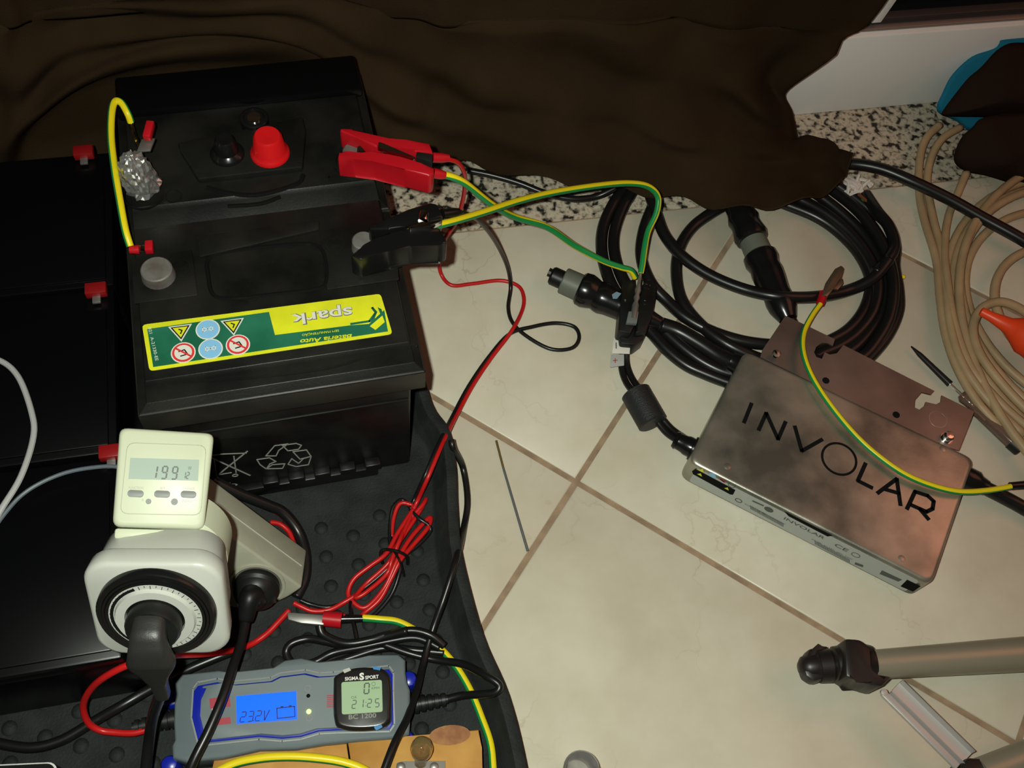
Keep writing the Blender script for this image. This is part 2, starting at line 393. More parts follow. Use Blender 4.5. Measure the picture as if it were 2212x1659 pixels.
r4 = [(-90, -40, .728), (0, -40, .728), (60, -40, .73), (180, -50, .732), (420, -60, .733), (650, -60, .733), (800, -40, .732), (900, -40, .73), (960, -40, .73), (1050, -40, .728), (1200, -40, .726), (1330, -40, .725), (1450, -40, .724), (1560, -40, .724), (1670, -40, .726), (1780, -40, .728), (1880, -40, .730), (1935, -45, .731)]
rows = [[at(*p) for p in hem]] + [[atY(*p) for p in r] for r in (r1, r2, r3, r4)]
rows = [q for i in range(4) for q in (rows[i], [a_.lerp(c_, .5) for a_, c_ in zip(rows[i], rows[i+1])])] + [rows[4]]
for p in rows[0]: p.y = min(p.y, .722)
rows.append([V((p.x*1.02+.02, .732, .62)) for p in rows[-1]]); rows.append([V((p.x*1.02+.03, .735, 1.0)) for p in rows[-1]])
def dfold(p, u, v):
    amp = .017*min(1, v*3.2)*(1 if v < .7 else .6)
    f = math.sin(u*34+v*7+math.sin(u*9)*1.4)*.6+math.sin(u*61-v*11)*.25+math.sin((u*1.0+v*1.4)*17)*.5
    q = p+V((0, -1, 0))*amp*(f+.9)*.6
    if v < .12 and p.x > .15: q += V((0, 0, 1))*.006*(1+math.sin(u*90))*(.12-v)/.12
    q.y = min(q.y, .742); q.z = max(q.z, .002); return q
dr = gridsheet('drape', rows, CLOTH, 6, 7, dfold)
tag(dr, 'large dark brown cloth hanging behind the car batteries across the door', 'cloth')

# ================================================================== TRAY
tp = [at(935, 872, .03), at(972, 930, .03), at(986, 1010, .03), at(990, 1100, .03), at(1000, 1200, .03), at(1045, 1370, .03), at(1100, 1500, .03), at(1140, 1659, .03),
      V((.108, .02, .03)), V((.07, -.05, .03)), V((-.1, -.07, .03)), V((-.40, -.06, .03)), V((-.44, 0, .03)), V((-.445, .3, .03)), V((-.44, .62, .03)), V((-.40, .69, .03)), V((-.2, .70, .03)), V((.02, .70, .03)), V((.072, .66, .03)), V((.080, .55, .03)), V((.085, .48, .03))]
out = smooth(tp, 5, True)[:-1]
def inset(P, d):
    n = len(P); R = []
    for i in range(n):
        t = (P[(i+1) % n]-P[i-1]); t.z = 0; t.normalize(); R.append(P[i]+V((t.y, -t.x, 0))*d)
    return R
ori = sum(out[i].x*out[(i+1) % len(out)].y-out[(i+1) % len(out)].x*out[i].y for i in range(len(out)))
sg = -1 if ori > 0 else 1
def lv(P, z): return [V((p.x, p.y, z)) for p in P]
tray = thing('boot_tray', 'black rubber boot tray with raised rim under the batteries', 'tray', (-.15, .3, 0))
b = B(); rings = [lv(out, .0006), lv(out, .0290), lv(inset(out, sg*.0015), .0305), lv(inset(out, sg*.009), .0305), lv(inset(out, sg*.0105), .0285), lv(inset(out, sg*.019), .006), lv(inset(out, sg*.022), .0042)]
b.loft(rings, capmi=0); b.build('tray_body', RUB, tray, ang=50)
b = B()
g0 = at(763, 1158, .004); ga = (at(831, 1174, .004)-at(693, 1141, .004))/2; gb = (at(714, 1266, .004)-at(693, 1141, .004))/2
import itertools
first = None
for i in range(-16, 6):
    for j in range(-9, 13):
        c = g0+ga*i+gb*j+ga*(.12 if 0 else 0)
        if not (-.40 < c.x < .072 and -.03 < c.y < .375): continue
        if c.y > .345 and c.x < .058: continue
        if c.x > .066 and c.y < .33 and c.y > .24: continue
        if first is None:
            bb = B(); bb.dome((0, 0, 0), .0062, .0029, seg=12, rings=3); first = bb.build('stud', RUB, ang=80)
            first.parent = tray; first.location = c-tray.location; me_s = first.data
        else:
            o = bpy.data.objects.new('stud', me_s); col.objects.link(o); o.parent = tray; o.location = c-tray.location
b.bm.free()

# ================================================================== CAR BATTERIES
TOP, LIP = .197, .180
a = math.radians(1.8); BU = V((math.cos(a), math.sin(a), 0)); BV = V((-BU.y, BU.x, 0))
BO = at(297, 900, LIP); BO.z = 0; BW = (at(920, 802, LIP)-at(297, 900, LIP)).length; BD = .156
def bl(u, v, z, o=None): return (o or BO)+BU*u+BV*v+V((0, 0, z))
def local_poly(pxs, z): return [at(x, y, z) for x, y in pxs]
def car_battery(label, O, root_z=.0043):
    t = thing('car_battery', label, 'car battery', O+BU*BW/2+BV*BD/2+V((0, 0, root_z)), 'car batteries')
    b = B(); b.box(bl(.010, .006, root_z, O), BU*(BW-.020), BV*(BD-.014), (0, 0, .15), bev=.003)
    b.build('case', CASE, t)
    b = B()
    def rg(i0, i1, z): return [bl(i0, i1, z, O), bl(BW-i0, i1, z, O), bl(BW-i0, BD-.002, z, O), bl(i0, BD-.002, z, O)]
    fs = b.loft([rg(.003, .003, .150), rg(.0, .0, .155), rg(.0, .0, LIP-.001), rg(.0015, .0015, LIP), rg(.007, .009, LIP+.001), rg(.009, .016, TOP-.003), rg(.010, .018, TOP)])
    for f in fs[4:12]: f.material_index = 1
    b._bev(fs, .0012)
    b.build('lid', [LID, DUST], t); return t
BO2 = BO+BV*(BD+.001)
bat1 = car_battery('black car battery with green and yellow sticker on its lid', BO)
bat2 = car_battery('black car battery behind the stickered one, with a red cap on its lid', BO2)
def post(parent, x, y, r=.0095, h=.014, ringr=.016, z=TOP):
    c = at(x, y, z+h); c.z = z; b = B()
    b.lathe(c, UP, [(0, ringr), (.0015, ringr), (.0015, ringr-.0025), (.0002, ringr-.003)], 1)
    b.lathe(c, UP, [(0, r*1.1), (.001, r*1.1), (h-.001, r), (h, r-.001), (h, r-.001)], 0)
    b.build('terminal_post', [LEAD, LID], parent); return c
post(bat1, 337, 580, .0115, .011, .019); post(bat1, 785, 518, .0088, .012); post(bat2, 765, 325, .0095, .014, .018)
# raised pads, grip frame and plus mark of the front lid
b = B()
b.prism(local_poly([(290, 658), (284, 560), (415, 542), (428, 640)], TOP), (0, 0, .0016), bev=.0008)
b.prism(local_poly([(706, 628), (690, 500), (848, 482), (862, 606)], TOP), (0, 0, .0016), bev=.0008)
b.prism(local_poly([(432, 560), (428, 515), (690, 480), (690, 500)], TOP), (0, 0, .003), bev=.0008)
b.build('terminal_pad', LID, bat1)
b = B(); gp = local_poly([(450, 595), (448, 565), (470, 548), (560, 534), (660, 526), (690, 534), (702, 555), (706, 600), (690, 622), (600, 634), (500, 644), (460, 636)], TOP+.001)
b.tube(gp, .0016, closed=True, sub=4, seg=6); b.build('carry_handle', BLKG, bat1)
for segs, rc in (((((380, 580), (402, 577)), ((389, 566), (392, 590))), (391, 578)), ((((716, 532), (732, 530)),), (724, 530))):
    b = B()
    for p_, q_ in segs: polyline(b, [at(*p_, TOP+.0017), at(*q_, TOP+.0017)], .001, UP, .0006)
    ring(b, at(*rc, TOP+.0017), V((1, 0, 0)), V((0, 1, 0)), .0068, .001, UP, .0006)
    b.build('polarity_mark', LID, bat1)
b = B(); ring(b, at(540, 634, TOP+.0002), V((1, 0, 0)), V((0, 1, 0)), .0075, .0008, UP, .0006); b.build('vent_ring', LID, bat1)
b = B()
for k in range(5):
    u0 = .07+k*.022; b.box(bl(u0, -.0015, .02), BU*.014, BV*.009, (0, 0, .010), bev=.0015)
b.box(bl(.045, -.001, .006), BU*(BW-.085), BV*.008, (0, 0, .016), bev=.002)
b.build('hold_down_ledge', CASE, bat1)
b = B(); b.box(bl(.012, .0045, .128), BU*(BW-.024), BV*.003, (0, 0, .003), bev=.0008); b.build('case_rib', CASE, bat1)
# front lid curved step line
b = B(); b.tube(px([(322, 838), (380, 826), (520, 818), (700, 796), (800, 768), (880, 745), (900, 748)], TOP-.004), .0010, seg=6, sub=6); b.build('lid_seam', LID, bat1)
# sticker
def P1(x, y, off=0): return at(x, y, TOP+off)
q = [(323, 802), (307, 702), (822, 635), (848, 722)]
Q = [P1(*p, .0002) for p in q]
lu = (Q[2]-Q[1]).normalized(); lv_ = (Q[1]-Q[0]); lv_ = (lv_-lu*lv_.dot(lu)).normalized()
st = B(); cc = sum(Q, V())/4
def rcorner(Q, r):
    R = []
    for i in range(4):
        p, a_, c_ = Q[i], (Q[i-1]-Q[i]).normalized(), (Q[(i+1) % 4]-Q[i]).normalized()
        for k in range(4):
            t = k/3; A1, C1 = p+a_*r, p+c_*r; R.append((A1*(1-t)+p*t)*(1-t)+(p*(1-t)+C1*t)*t)
    return R
st.prism(rcorner(Q, .003), UP*.0003, 0)
Qi = [p+(cc-p).normalized()*.0 for p in Q]
def LP(x, y, k=1): return at(x, y, TOP+.0005+.0002*k)
st.prism([LP(*p) for p in [(331, 793), (318, 711), (581, 674), (594, 724), (757, 703), (797, 700), (830, 670), (838, 716)]], UP*.0002, 1)
stk = st.build('sticker', [SYEL, SGRN], bat1, sm=False)
b = B()
b.prism([LP(*p, 2) for p in [(797, 708), (822, 680), (816, 664), (824, 668), (832, 694), (812, 712)]], UP*.0002, 1)
polyline(b, [LP(*p, 2) for p in [(758, 700), (798, 694), (812, 675), (804, 665), (812, 674), (802, 700)]], .0018, UP, .0002, 1)
b.prism([LP(*p, 2) for p in [(799, 705), (826, 682), (831, 696), (811, 713)]], UP*.0003, 0); b.build('sticker_graphic', [SYEL, SGRN], stk, sm=False)
sy = at(650, 700, TOP)-at(655, 676, TOP)
text('spark', P1(760, 664, .0007), P1(628, 681, .0007), UP, .0098, stk, INKG, th=.0004, bold=.035)
text('spark', P1(759, 664, .0009), P1(629, 681, .0009), UP, .0094, stk, PRW, th=.0006, bold=.012)
text('Bateria Auto', P1(760, 722, .0009), P1(648, 734, .0009), UP, .0038, stk, SYEL, bold=.02, shear=.2)
text('SEM MANUTENÇÃO', P1(732, 712, .0009), P1(652, 722, .0009), UP, .0018, stk, SYEL, bold=.01)
text('021  A-21330-EE', P1(320, 708, .0009), P1(336, 780, .0009), UP, .0022, stk, PRW)
b = B()
def warn(x, y, r):   # yellow triangle pointing towards the camera
    c = LP(x, y, 2)
    for rr_, mi, k in ((r*1.25, 0, 0), (r, 1, 1), (r*.78, 2, 2)):
        b.prism([c+lu*(-rr_)+lv_*rr_*.62+UP*.0002*k, c-lv_*rr_*1.05+UP*.0002*k, c+lu*rr_+lv_*rr_*.62+UP*.0002*k], UP*.0002, mi)
    polyline(b, [c+lu*-.001+lv_*.0015+UP*.0008, c+lv_*.0002+lu*.0012+UP*.0008, c-lv_*.0025+UP*.0008], .0009, UP, .0001, 1)
warn(390, 716, .0068); warn(503, 703, .0068)
def rnd(x, y, r, mo, mi_):
    c = LP(x, y, 2); b.prism(disc(c, lu, lv_, r*1.12), UP*.0002, 0); b.prism(disc(c+UP*.0002, lu, lv_, r), UP*.0002, mo); b.prism(disc(c+UP*.0004, lu, lv_, r*.8), UP*.0002, mi_)
    return c+UP*.0007
for x, y in ((396, 762), (514, 745)):
    c = rnd(x, y, .0078, 3, 0); polyline(b, [c-lu*.003+lv_*.001, c+lu*.001+lv_*.002, c+lu*.003-lv_*.002, c-lu*.002-lv_*.003], .0009, UP, .0001, 1)
    stroke(b, c+lu*.0052+lv_*-.0042, c-lu*.0052+lv_*.0042, .0013, UP, .0003, 3)
for x, y in ((449, 712), (455, 754)):
    c = rnd(x, y, .0078, 4, 4); polyline(b, [c-lu*.0035-lv_*.002, c-lu*.0035+lv_*.002, c, c+lu*.0035+lv_*.002, c+lu*.0035-lv_*.002, c], .0007, UP, .0001, 0, True)
b.build('safety_symbol', [PRW, INK, SYEL, mat('sign_red', (.6, .03, .03), .5), SBLU], stk, sm=False)
# printing on the front face of the case
PF = Pl(bl(.1, .0058, .1), -BV)
cx_ = [( -1)]
b = B(); nF = -BV
def pf(x, y): return PF(x, y, .0003)
polyline(b, [pf(*p) for p in [(452, 1040), (534, 974)]], .0013, nF); polyline(b, [pf(*p) for p in [(452, 986), (540, 1026)]], .0013, nF); polyline(b, [pf(*p) for p in [(462, 990), (470, 1036)]], .001, nF)
polyline(b, [pf(*p) for p in [(430, 986), (480, 980), (532, 978)]], .0010, nF); polyline(b, [pf(*p) for p in [(505, 985), (510, 1020)]], .001, nF)
ring(b, pf(508, 1026), BU, UP, .0022, .0008, nF); polyline(b, [pf(430, 1032), pf(500, 1020)], .0008, nF)
b.build('crossed_bin_symbol', mat('case_print', (.30, .31, .28), .5), bat1, sm=False)
PRC = MC['case_print']
b = B()
for L in ([(575, 985), (596, 962), (634, 958), (642, 972), (622, 975), (600, 985)], [(634, 958), (652, 962), (649, 972), (640, 972)], [(650, 972), (672, 985), (655, 1006), (642, 1000), (640, 990), (622, 1000), (640, 1010)], [(555, 992), (580, 990), (590, 1003), (578, 1008)], [(560, 1000), (572, 1012), (612, 1010), (618, 1002), (590, 1000)]):
    pass
for L in ([(574, 984), (593, 962), (622, 958), (602, 972), (596, 984)], [(610, 961), (640, 957), (651, 961), (644, 970), (622, 973)],
          [(633, 975), (662, 971), (672, 985), (648, 991)], [(672, 985), (666, 1003), (640, 1007), (622, 1002), (630, 990), (645, 1000), (655, 990)],
          [(555, 992), (582, 988), (596, 996), (583, 1001), (575, 1012), (562, 1003)], [(575, 1012), (610, 1011), (615, 1001), (588, 1003)]):
    polyline(b, [pf(*p) for p in L], .0010, nF, closed=True)
b.build('recycling_symbol', PRC, bat1, sm=False)
text('Pb', PF(465, 1053, .0002), PF(513, 1049, .0002), nF, .0085, bat1, PRC)
b = B(); b.prism([PF(432, 950, .00005), PF(712, 930, .00005), PF(712, 1020, .00005), PF(432, 1058, .00005)], nF*.0002); b.build('print_panel', CASE, bat1, sm=False)
# rear battery lid
b = B()
b.prism(local_poly([(392, 335), (385, 318), (655, 262), (662, 290), (655, 372), (430, 398)], TOP), (0, 0, .006), bev=.002)
b.build('lid_island', LID, bat2)
b = B(); b.tube(px([(447, 405), (500, 418), (560, 420), (640, 398), (655, 378)], TOP+.001), .002, seg=6)
b.tube(px([(492, 445), (560, 440), (605, 425)], TOP+.0005), .0016, seg=6); b.build('carry_handle', BLKG, bat2)
b = B(); b.box(bl(.004, BD-.044, TOP-.004, BO2), BU*(BW-.008), BV*.042, UP*.010, bev=.003); b.build('rear_lid_flap', SLAM, bat2)
b = B(); ring(b, at(375, 424, TOP), V((1, 0, 0)), V((0, 1, 0)), .006, .001, UP, .0008); b.build('polarity_mark', LID, bat2)
b = B(); ring(b, at(310, 420, TOP), V((1, 0, 0)), V((0, 1, 0)), .015, .0015, UP, .001); b.build('terminal_ring', LID, bat2)
b = B(); polyline(b, [at(700, 385, TOP), at(722, 382, TOP)], .001, UP, .0006); polyline(b, [at(710, 376, TOP), at(712, 393, TOP)], .001, UP, .0006); b.build('plus_mark', LID, bat2)
c = at(548, 252, TOP+.010); b = B(); c.z = TOP-.001
b.lathe(c, UP, [(0, .0115), (.010, .0115), (.0110, .0100), (.0110, .0085), (.009, .008), (.009, .0001)], 0)
b.lathe(c+UP*.009, UP, [(0, .0055), (.0016, .0055), (.002, .004), (.002, .0001)], 1); b.build('charge_indicator', [BLKG, CHR], bat2)
def cap(x, y, m, r, h, rb, name):
    c = at(x, y, TOP+.006+h); c.z = TOP+.0058; b = B()
    b.lathe(c, UP, [(0, rb), (.002, rb), (.0035, rb-.001), (.006, r+.0012), (h-.002, r-.0005), (h, r-.002), (h, r-.0035), (h-.001, .0001)], 0, 28)
    b.build(name, m, bat2)
cap(577, 292, REDD, .0118, .021, .0158, 'red_terminal_cap'); cap(484, 300, BLKG, .0085, .018, .0135, 'black_terminal_cap')

# crumpled foil on the rear left post
b = B(); c = at(314, 418, TOP); c.z = TOP+.0012
bmesh.ops.create_icosphere(b.bm, subdivisions=4, radius=1)
for v in b.bm.verts:
    p = v.co.copy(); t = (p.z+1)/2
    rad = .0145*(1-.55*t**1.5)*(1 if t < .88 else .8); n1 = noise.noise(p*3.1)*.18+noise.noise(p*7.3)*.20+noise.noise(p*13)*.10
    hx = math.sqrt(max(0, p.x*p.x+p.y*p.y)); k = rad*(1+n1)*min(1, hx*1.25)/max(hx, 1e-4)
    v.co = c+V((p.x*k-.002*t, p.y*k+.002*t, t*.044*(1+n1*.3)))
foil = b.build('foil_wrap', FOIL, ang=5); foil.location = (0, 0, 0)
tag(foil, 'crumpled aluminium foil wrapped round a battery post', 'foil')

# ================================================================== SEALED BATTERIES (left)
def sla(px_r, y0, y1, label, lead=(0, 0)):
    z = .118; x1 = px_r; x0 = x1-.185
    t = thing('sealed_battery', label, 'battery', ((x0+x1)/2, (y0+y1)/2, .0043), 'black sealed batteries on the left')
    b = B(); b.box((x0+.002, y0+.003, .0043), (x1-x0-.004, 0, 0), (0, y1-y0-.006, 0), (0, 0, .1), bev=.003); b.build('case', SLAM, t)
    b = B(); b.box((x0, y0, .098), (x1-x0, 0, 0), (0, y1-y0, 0), (0, 0, z-.098-.002), bev=.002); b.box((x0+.006, y0+.006, z-.003), (x1-x0-.012, 0, 0), (0, y1-y0-.026, 0), (0, 0, .003), bev=.0012)
    b.build('lid', SLAM, t); return t
s1 = sla(-.1655, .530, .676, 'black sealed battery at the back left, next to the rear car battery')
s2 = sla(-.1655, .374, .526, 'black sealed battery in the middle of the left row')
s3 = sla(-.1655, .214, .370, 'black sealed battery under the white plug timer')
def faston(parent, x, y, m=RED, s=1.0):
    c = at(x, y, .118); b = B(); b.box(c+V((-.0085, -.004, -.001)), (.017*s, 0, 0), (0, .011, 0), (0, 0, .008), bev=.001); b.build('red_terminal_cover', m, parent)
    b = B(); b.box(c+V((-.0035, -.0105, .000)), (.0065, 0, 0), (0, .009, 0), (0, 0, .0022), bev=.0004); b.build('terminal_tab', DMET, parent)
DRED = mat('dark_red_plastic', (.22, .005, .006), .4)
faston(s1, 183, 337, DRED); faston(s2, 210, 634, DRED); faston(s3, 242, 985, DRED, .9)
# dark hoop cable lying over the third sealed battery and grey lead at the left edge
b = B(); b.tube(px([(-60, 1210, .124), (10, 1110, .124), (60, 1060, .124), (130, 1025, .124), (200, 1010, .124), (262, 1010, .124), (330, 1040, .122)]), .0016); tag(b.build('thin_lead', mat('grey_lead', (.10, .12, .14), .3)), 'thin shiny dark lead arching over the sealed battery beside the energy meter', 'cable')
b = B(); b.tube(px([(-60, 770, .124), (0, 779, .124), (40, 815, .124), (68, 890, .124), (72, 945, .124), (45, 1030, .126), (0, 1105, .126), (-40, 1180, .12)]), .0023, seg=10); tag(b.build('light_grey_cable', LGREY), 'light grey cable curving over the sealed batteries at the left edge', 'cable')
b = B(); b.tube(px([(-40, 1330, .10), (0, 1390, .10), (18, 1420, .095)]), .002); tag(b.build('cable_end', LGREY), 'short light grey cable end at the far left, below the arching lead', 'cable')
dev = thing('flat_device', 'dark flat device with a thin white rim at the lower left corner', 'device', at(40, 1665, .05))
b = B(); fu = (at(110, 1645, .05)-at(0, 1650, .05)).normalized(); fv = V((-fu.y, fu.x, 0)); o0 = at(127, 1646, .05)-fu*.13-fv*.07; o0.z = .0045
b.prism(rrect(o0, fu, fv, .13, .07, .007), UP*.045, bev=.001); b.build('body', BLK, dev)
b = B(); A = rrect(o0+UP*.0452, fu, fv, .13, .07, .007); c0 = sum(A, V())/len(A)
I = [p+(c0-p).normalized()*.0015 for p in A]; b.loft([A, [p+UP*.001 for p in A], [p+UP*.001 for p in I], I, A], cap=False); b.build('rim', mat('white_rim', (.6, .6, .58), .4), dev)

# ================================================================== WIRES WITH GREEN-YELLOW STRIPES
def gy(name, pts, label, r=.0024, phase=0, twist=0, kk=(0, 1, 2)):
    b = B(); b.tube(pts, r, seg=10, stripe=(1, kk), phase=phase, twist=twist, sub=8)
    o = b.build(name, [YEL, GRN], ang=180); tag(o, label, 'wire', 'green and yellow wires'); return o
# jumper between the two left posts
gy('earth_wire', px([(283, 264, .215), (276, 245, .222), (262, 222, .226), (248, 220, .226), (241, 245, .226), (240, 300, .224), (248, 370, .222), (258, 430, .220), (270, 495, .215), (281, 532, .208)]), 'green and yellow jumper wire along the left edge of the car batteries', .0029, phase=5.3)
def crimp(x0, y0, x1, y1, z, label, m=RED, z2=None):
    t = thing('spade_connector', label, 'connector', at((x0+x1)/2, (y0+y1)/2, z), 'red spade connectors')
    p, q = at(x0, y0, z), at(x1, y1, z2 if z2 is not None else z); d = (q-p)
    b = B(); b.lathe(p, d, [(0, .0028), (d.length*.4, .0036), (d.length*.42, .0036)], 0, 12); b.build('sleeve', m, t)
    b = B(); s = d.normalized().cross(UP).normalized()*.003; b.prism([p+d*.4-s, p+d*.75-s, p+d*.75+s, p+d*.4+s], UP*.0012, bev=.0003); b.build('metal_tab', CHR, t)
    b = B(); s *= 1.5; b.prism([p+d*.7-s-UP*.001, p+d*1.05-s-UP*.001, p+d*1.05+s-UP*.001, p+d*.7+s-UP*.001], UP*.006, bev=.0008); b.build('red_housing', m, t)
crimp(280, 540, 330, 537, .205, 'red spade connector clipped to the front left battery post')
t = thing('spade_connector', 'red spade connector standing above the foil wrapped post', 'connector', at(318, 310, TOP+.03), 'red spade connectors')
b = B(); b.box(at(305, 330, TOP+.033)-V((.003, 0, 0)), (.010, 0, 0), (.004, .012, 0), (0, 0, .002), bev=.0005); b.build('metal_tab', DMET, t)
b = B(); p = at(316, 300, TOP+.036); b.box(p-V((.002, .002, 0)), (.0058, -.0015, 0), (.004, .014, .002), (0, 0, .006), bev=.001); b.build('red_housing', RED, t)
b = B(); b.tube(px([(283, 262, .215), (288, 285, .216), (296, 306, .226), (303, 325, .230)]), .0018); b.build('metal_neck', CHR, t)

# red battery clamp
def zp(lst, ox, oy, k, z): return [at(ox+a*k, oy+c_*k, z) for a, c_ in lst]
clampR = thing('battery_clamp', 'red insulated battery clamp gripping the rear battery post', 'clamp', at(830, 340, .2), 'battery clamps')
K = .2291
b = B(); b.prism(zp([(225, 378), (300, 392), (440, 392), (540, 382), (640, 382), (800, 428), (1000, 490), (1130, 532), (1118, 598), (1078, 612), (850, 548), (560, 458), (380, 436), (215, 448)], 680, 240, K, .226), (0, 0, -.022), bev=.0022); b.build('lower_handle', RED, clampR)
b = B(); b.prism(zp([(235, 160), (350, 163), (530, 235), (700, 258), (860, 270), (1080, 298), (1118, 392), (950, 378), (760, 330), (575, 335), (400, 245), (240, 190)], 680, 240, K, .224), (0, 0, -.020), bev=.002); b.build('upper_handle', RED, clampR)
b = B()
b.prism(zp([(400, 335), (425, 318), (480, 385), (395, 382)], 680, 240, K, .222), (0, 0, -.012), bev=.0006)
b.prism(zp([(600, 285), (640, 295), (950, 430), (930, 440), (640, 350), (590, 345)], 680, 240, K, .226), (0, 0, -.004), bev=.001)
for k in range(4): b.lathe(at(680+K*(600+k*13), 240+K*362, .214)-V((.0, .003, 0)), (0, 1, 0), [(0, .0045), (.0018, .005), (.006, .0045)], 0, 14)
b.build('jaw_spring', CHR, clampR)
b = B(); b.prism(zp([(250, 205), (330, 225), (560, 335), (590, 345), (590, 375), (450, 345), (360, 250), (240, 230)], 680, 240, K, .212), (0, 0, -.010), bev=.0008); b.build('jaw', mat('dark_jaw', (.08, .05, .04), .4, metal=.6), clampR)
b = B(); b.prism(zp([(960, 380), (1108, 400), (1110, 480), (950, 430)], 680, 240, K, .227), (0, 0, -.014), bev=.001); b.build('tape_band', BLK, clampR)
for nm, p, q in (('upper_sleeve', (934, 340), (970, 342)), ('lower_sleeve', (936, 374), (962, 379))):
    A, D = at(*p, .213), at(*q, .210); b = B(); b.lathe(A, D-A, [(0, .0042), ((D-A).length*.6, .004), ((D-A).length, .003)], 0, 14); b.build(nm, RED, clampR)
# black battery clamp
clampB = thing('battery_clamp', 'black insulated battery clamp on the front right post', 'clamp', at(880, 500, .2), 'battery clamps')
b = B(); b.prism(zp([(330, 1360), (460, 1260), (570, 1200), (720, 1135), (900, 1105), (1170, 1090), (1240, 1200), (1250, 1250), (1180, 1245), (900, 1270), (700, 1300), (430, 1400)], 680, 240, K, .226), (0, 0, -.024), bev=.002); b.build('lower_handle', BLKG, clampB)
b = B(); b.prism(zp([(500, 1075), (700, 1010), (880, 930), (1080, 858), (1150, 868), (1205, 960), (1205, 1000), (1010, 1045), (860, 1085), (700, 1115), (520, 1120)], 680, 240, K, .224), (0, 0, -.020), bev=.002); b.build('upper_handle', BLKG, clampB)
b = B(); b.prism(zp([(880, 1085), (1000, 1050), (1060, 1055), (1180, 1020), (1200, 1035), (1100, 1075), (1000, 1085), (900, 1110)], 680, 240, K, .229), (0, 0, -.006), bev=.0008)
b.lathe(at(680+K*1020, 240+K*1040, .224), (.3, 1, 0), [(0, .004), (.002, .0045), (.008, .004)], 0, 12); b.build('jaw_spring', CHR, clampB)
b = B(); A, D = at(955, 463, .213), at(992, 458, .208); b.lathe(A, D-A, [(0, .0042), ((D-A).length*.7, .004), ((D-A).length, .003)], 0, 14); b.build('upper_sleeve', BLKG, clampB)

gy('earth_wire', px([(958, 377, .210), (1000, 393, .200), (1060, 440, .165), (1110, 468, .13), (1180, 490, .10), (1240, 530, .07), (1300, 562, .055), (1340, 577, .048), (1362, 584, .044), (1372, 600, .036)]), 'green and yellow wire from the red clamp down to the black connectors', .0031, phase=-.45, twist=-2.3)
gy('earth_wire', px([(862, 505, .214), (900, 494, .218), (960, 483, .212), (1040, 460, .190), (1120, 434, .165), (1200, 415, .14), (1300, 400, .115), (1360, 396, .10), (1400, 403, .09), (1421, 425, .08), (1418, 460, .07), (1400, 500, .06), (1392, 540, .055), (1388, 570, .05), (1384, 590, .046)]), 'green and yellow wire arching from the black clamp to the black connectors', .0031, phase=-.65)

# red and black twin lead of the charger
b = B()
b.tube(px([(968, 344, .209), (990, 352, .200), (1003, 375, .18), (1004, 405, .15), (998, 440, .12), (985, 480, .09), (962, 515, .06), (949, 550, .03), (952, 590, .008), (975, 616, .004), (1020, 613, .003), (1080, 606, .003), (1118, 617, .003), (1131, 640, .003), (1128, 670, .003), (1105, 715, .008), (1060, 775, .004), (1020, 835, .006), (985, 900, .012), (955, 960, .035), (925, 1030, .036), (905, 1075, .016), (893, 1100, .012)]), .0020)
b.tube(px([(893, 1100, .012), (860, 1150, .014), (835, 1195, .016), (800, 1222, .015), (765, 1250, .012), (752, 1280, .010), (762, 1300, .010), (790, 1312, .010), (830, 1270, .012), (858, 1210, .018), (885, 1165, .016), (915, 1130, .012), (930, 1118, .01), (924, 1140, .012), (890, 1180, .014), (865, 1210, .018), (845, 1250, .014), (820, 1295, .01), (786, 1325, .008), (772, 1338, .012), (740, 1330, .02)]), .0021)
b.tube(px([(849, 1190, .017), (890, 1130, .013), (912, 1095, .011), (920, 1078, .010), (912, 1092, .013), (880, 1130, .012), (862, 1170, .02), (840, 1215, .016), (790, 1262, .010), (768, 1290, .014), (790, 1280, .016), (835, 1240, .016), (850, 1200, .02), (890, 1105, .012), (880, 1088, .012), (862, 1090, .012), (850, 1120, .010), (846, 1160, .010)]), .0020)
b.tube(px([(770, 1285, .012), (745, 1300, .010), (712, 1317, .010), (676, 1320, .010), (650, 1310, .012), (634, 1302, .014)]), .0021)
b.tube(px([(625, 1318, .010), (600, 1345, .010), (575, 1370, .010), (540, 1393, .012), (500, 1405, .025), (440, 1413, .055), (372, 1416, .088), (290, 1432, .102), (230, 1460, .095), (195, 1490, .075), (180, 1525, .052), (190, 1560, .034), (215, 1577, .026), (248, 1582, .024), (290, 1583, .024), (330, 1572, .024)]), .0026)
b.tube(px([(585, 1128, .012), (605, 1132, .012), (625, 1150, .010), (636, 1180, .01), (638, 1200, .01)]), .0022)
tag(b.build('red_lead', REDW, ang=180), 'red wire from the red clamp running into a tied bundle in the tray', 'wire')
b = B()
b.tube(px([(992, 458, .208), (1025, 470, .18), (1055, 500, .13), (1080, 540, .07), (1097, 580, .03), (1103, 620, .009), (1098, 665, .004), (1108, 698, .003), (1140, 728, .003), (1190, 754, .003), (1235, 752, .003), (1251, 730, .003), (1240, 706, .003), (1200, 698, .003), (1150, 706, .004), (1100, 722, .004), (1055, 772, .004), (1013, 833, .006), (978, 898, .012), (948, 958, .035), (918, 1028, .036), (898, 1072, .014), (886, 1100, .011)]), .0020)
b.tube(px([(893, 1105, .010), (870, 1080, .010), (850, 1095, .012), (843, 1130, .010), (843, 1175, .012), (853, 1205, .016), (830, 1235, .012), (785, 1272, .009), (762, 1290, .009), (735, 1305, .008), (705, 1312, .008), (670, 1305, .008), (648, 1296, .01)]), .0018)
b.tube(px([(886, 1100, .011), (905, 1120, .014), (926, 1135, .012), (928, 1150, .010), (900, 1180, .012), (868, 1205, .013), (862, 1240, .012), (845, 1285, .008), (812, 1325, .007), (790, 1335, .010), (765, 1336, .016)]), .0019)
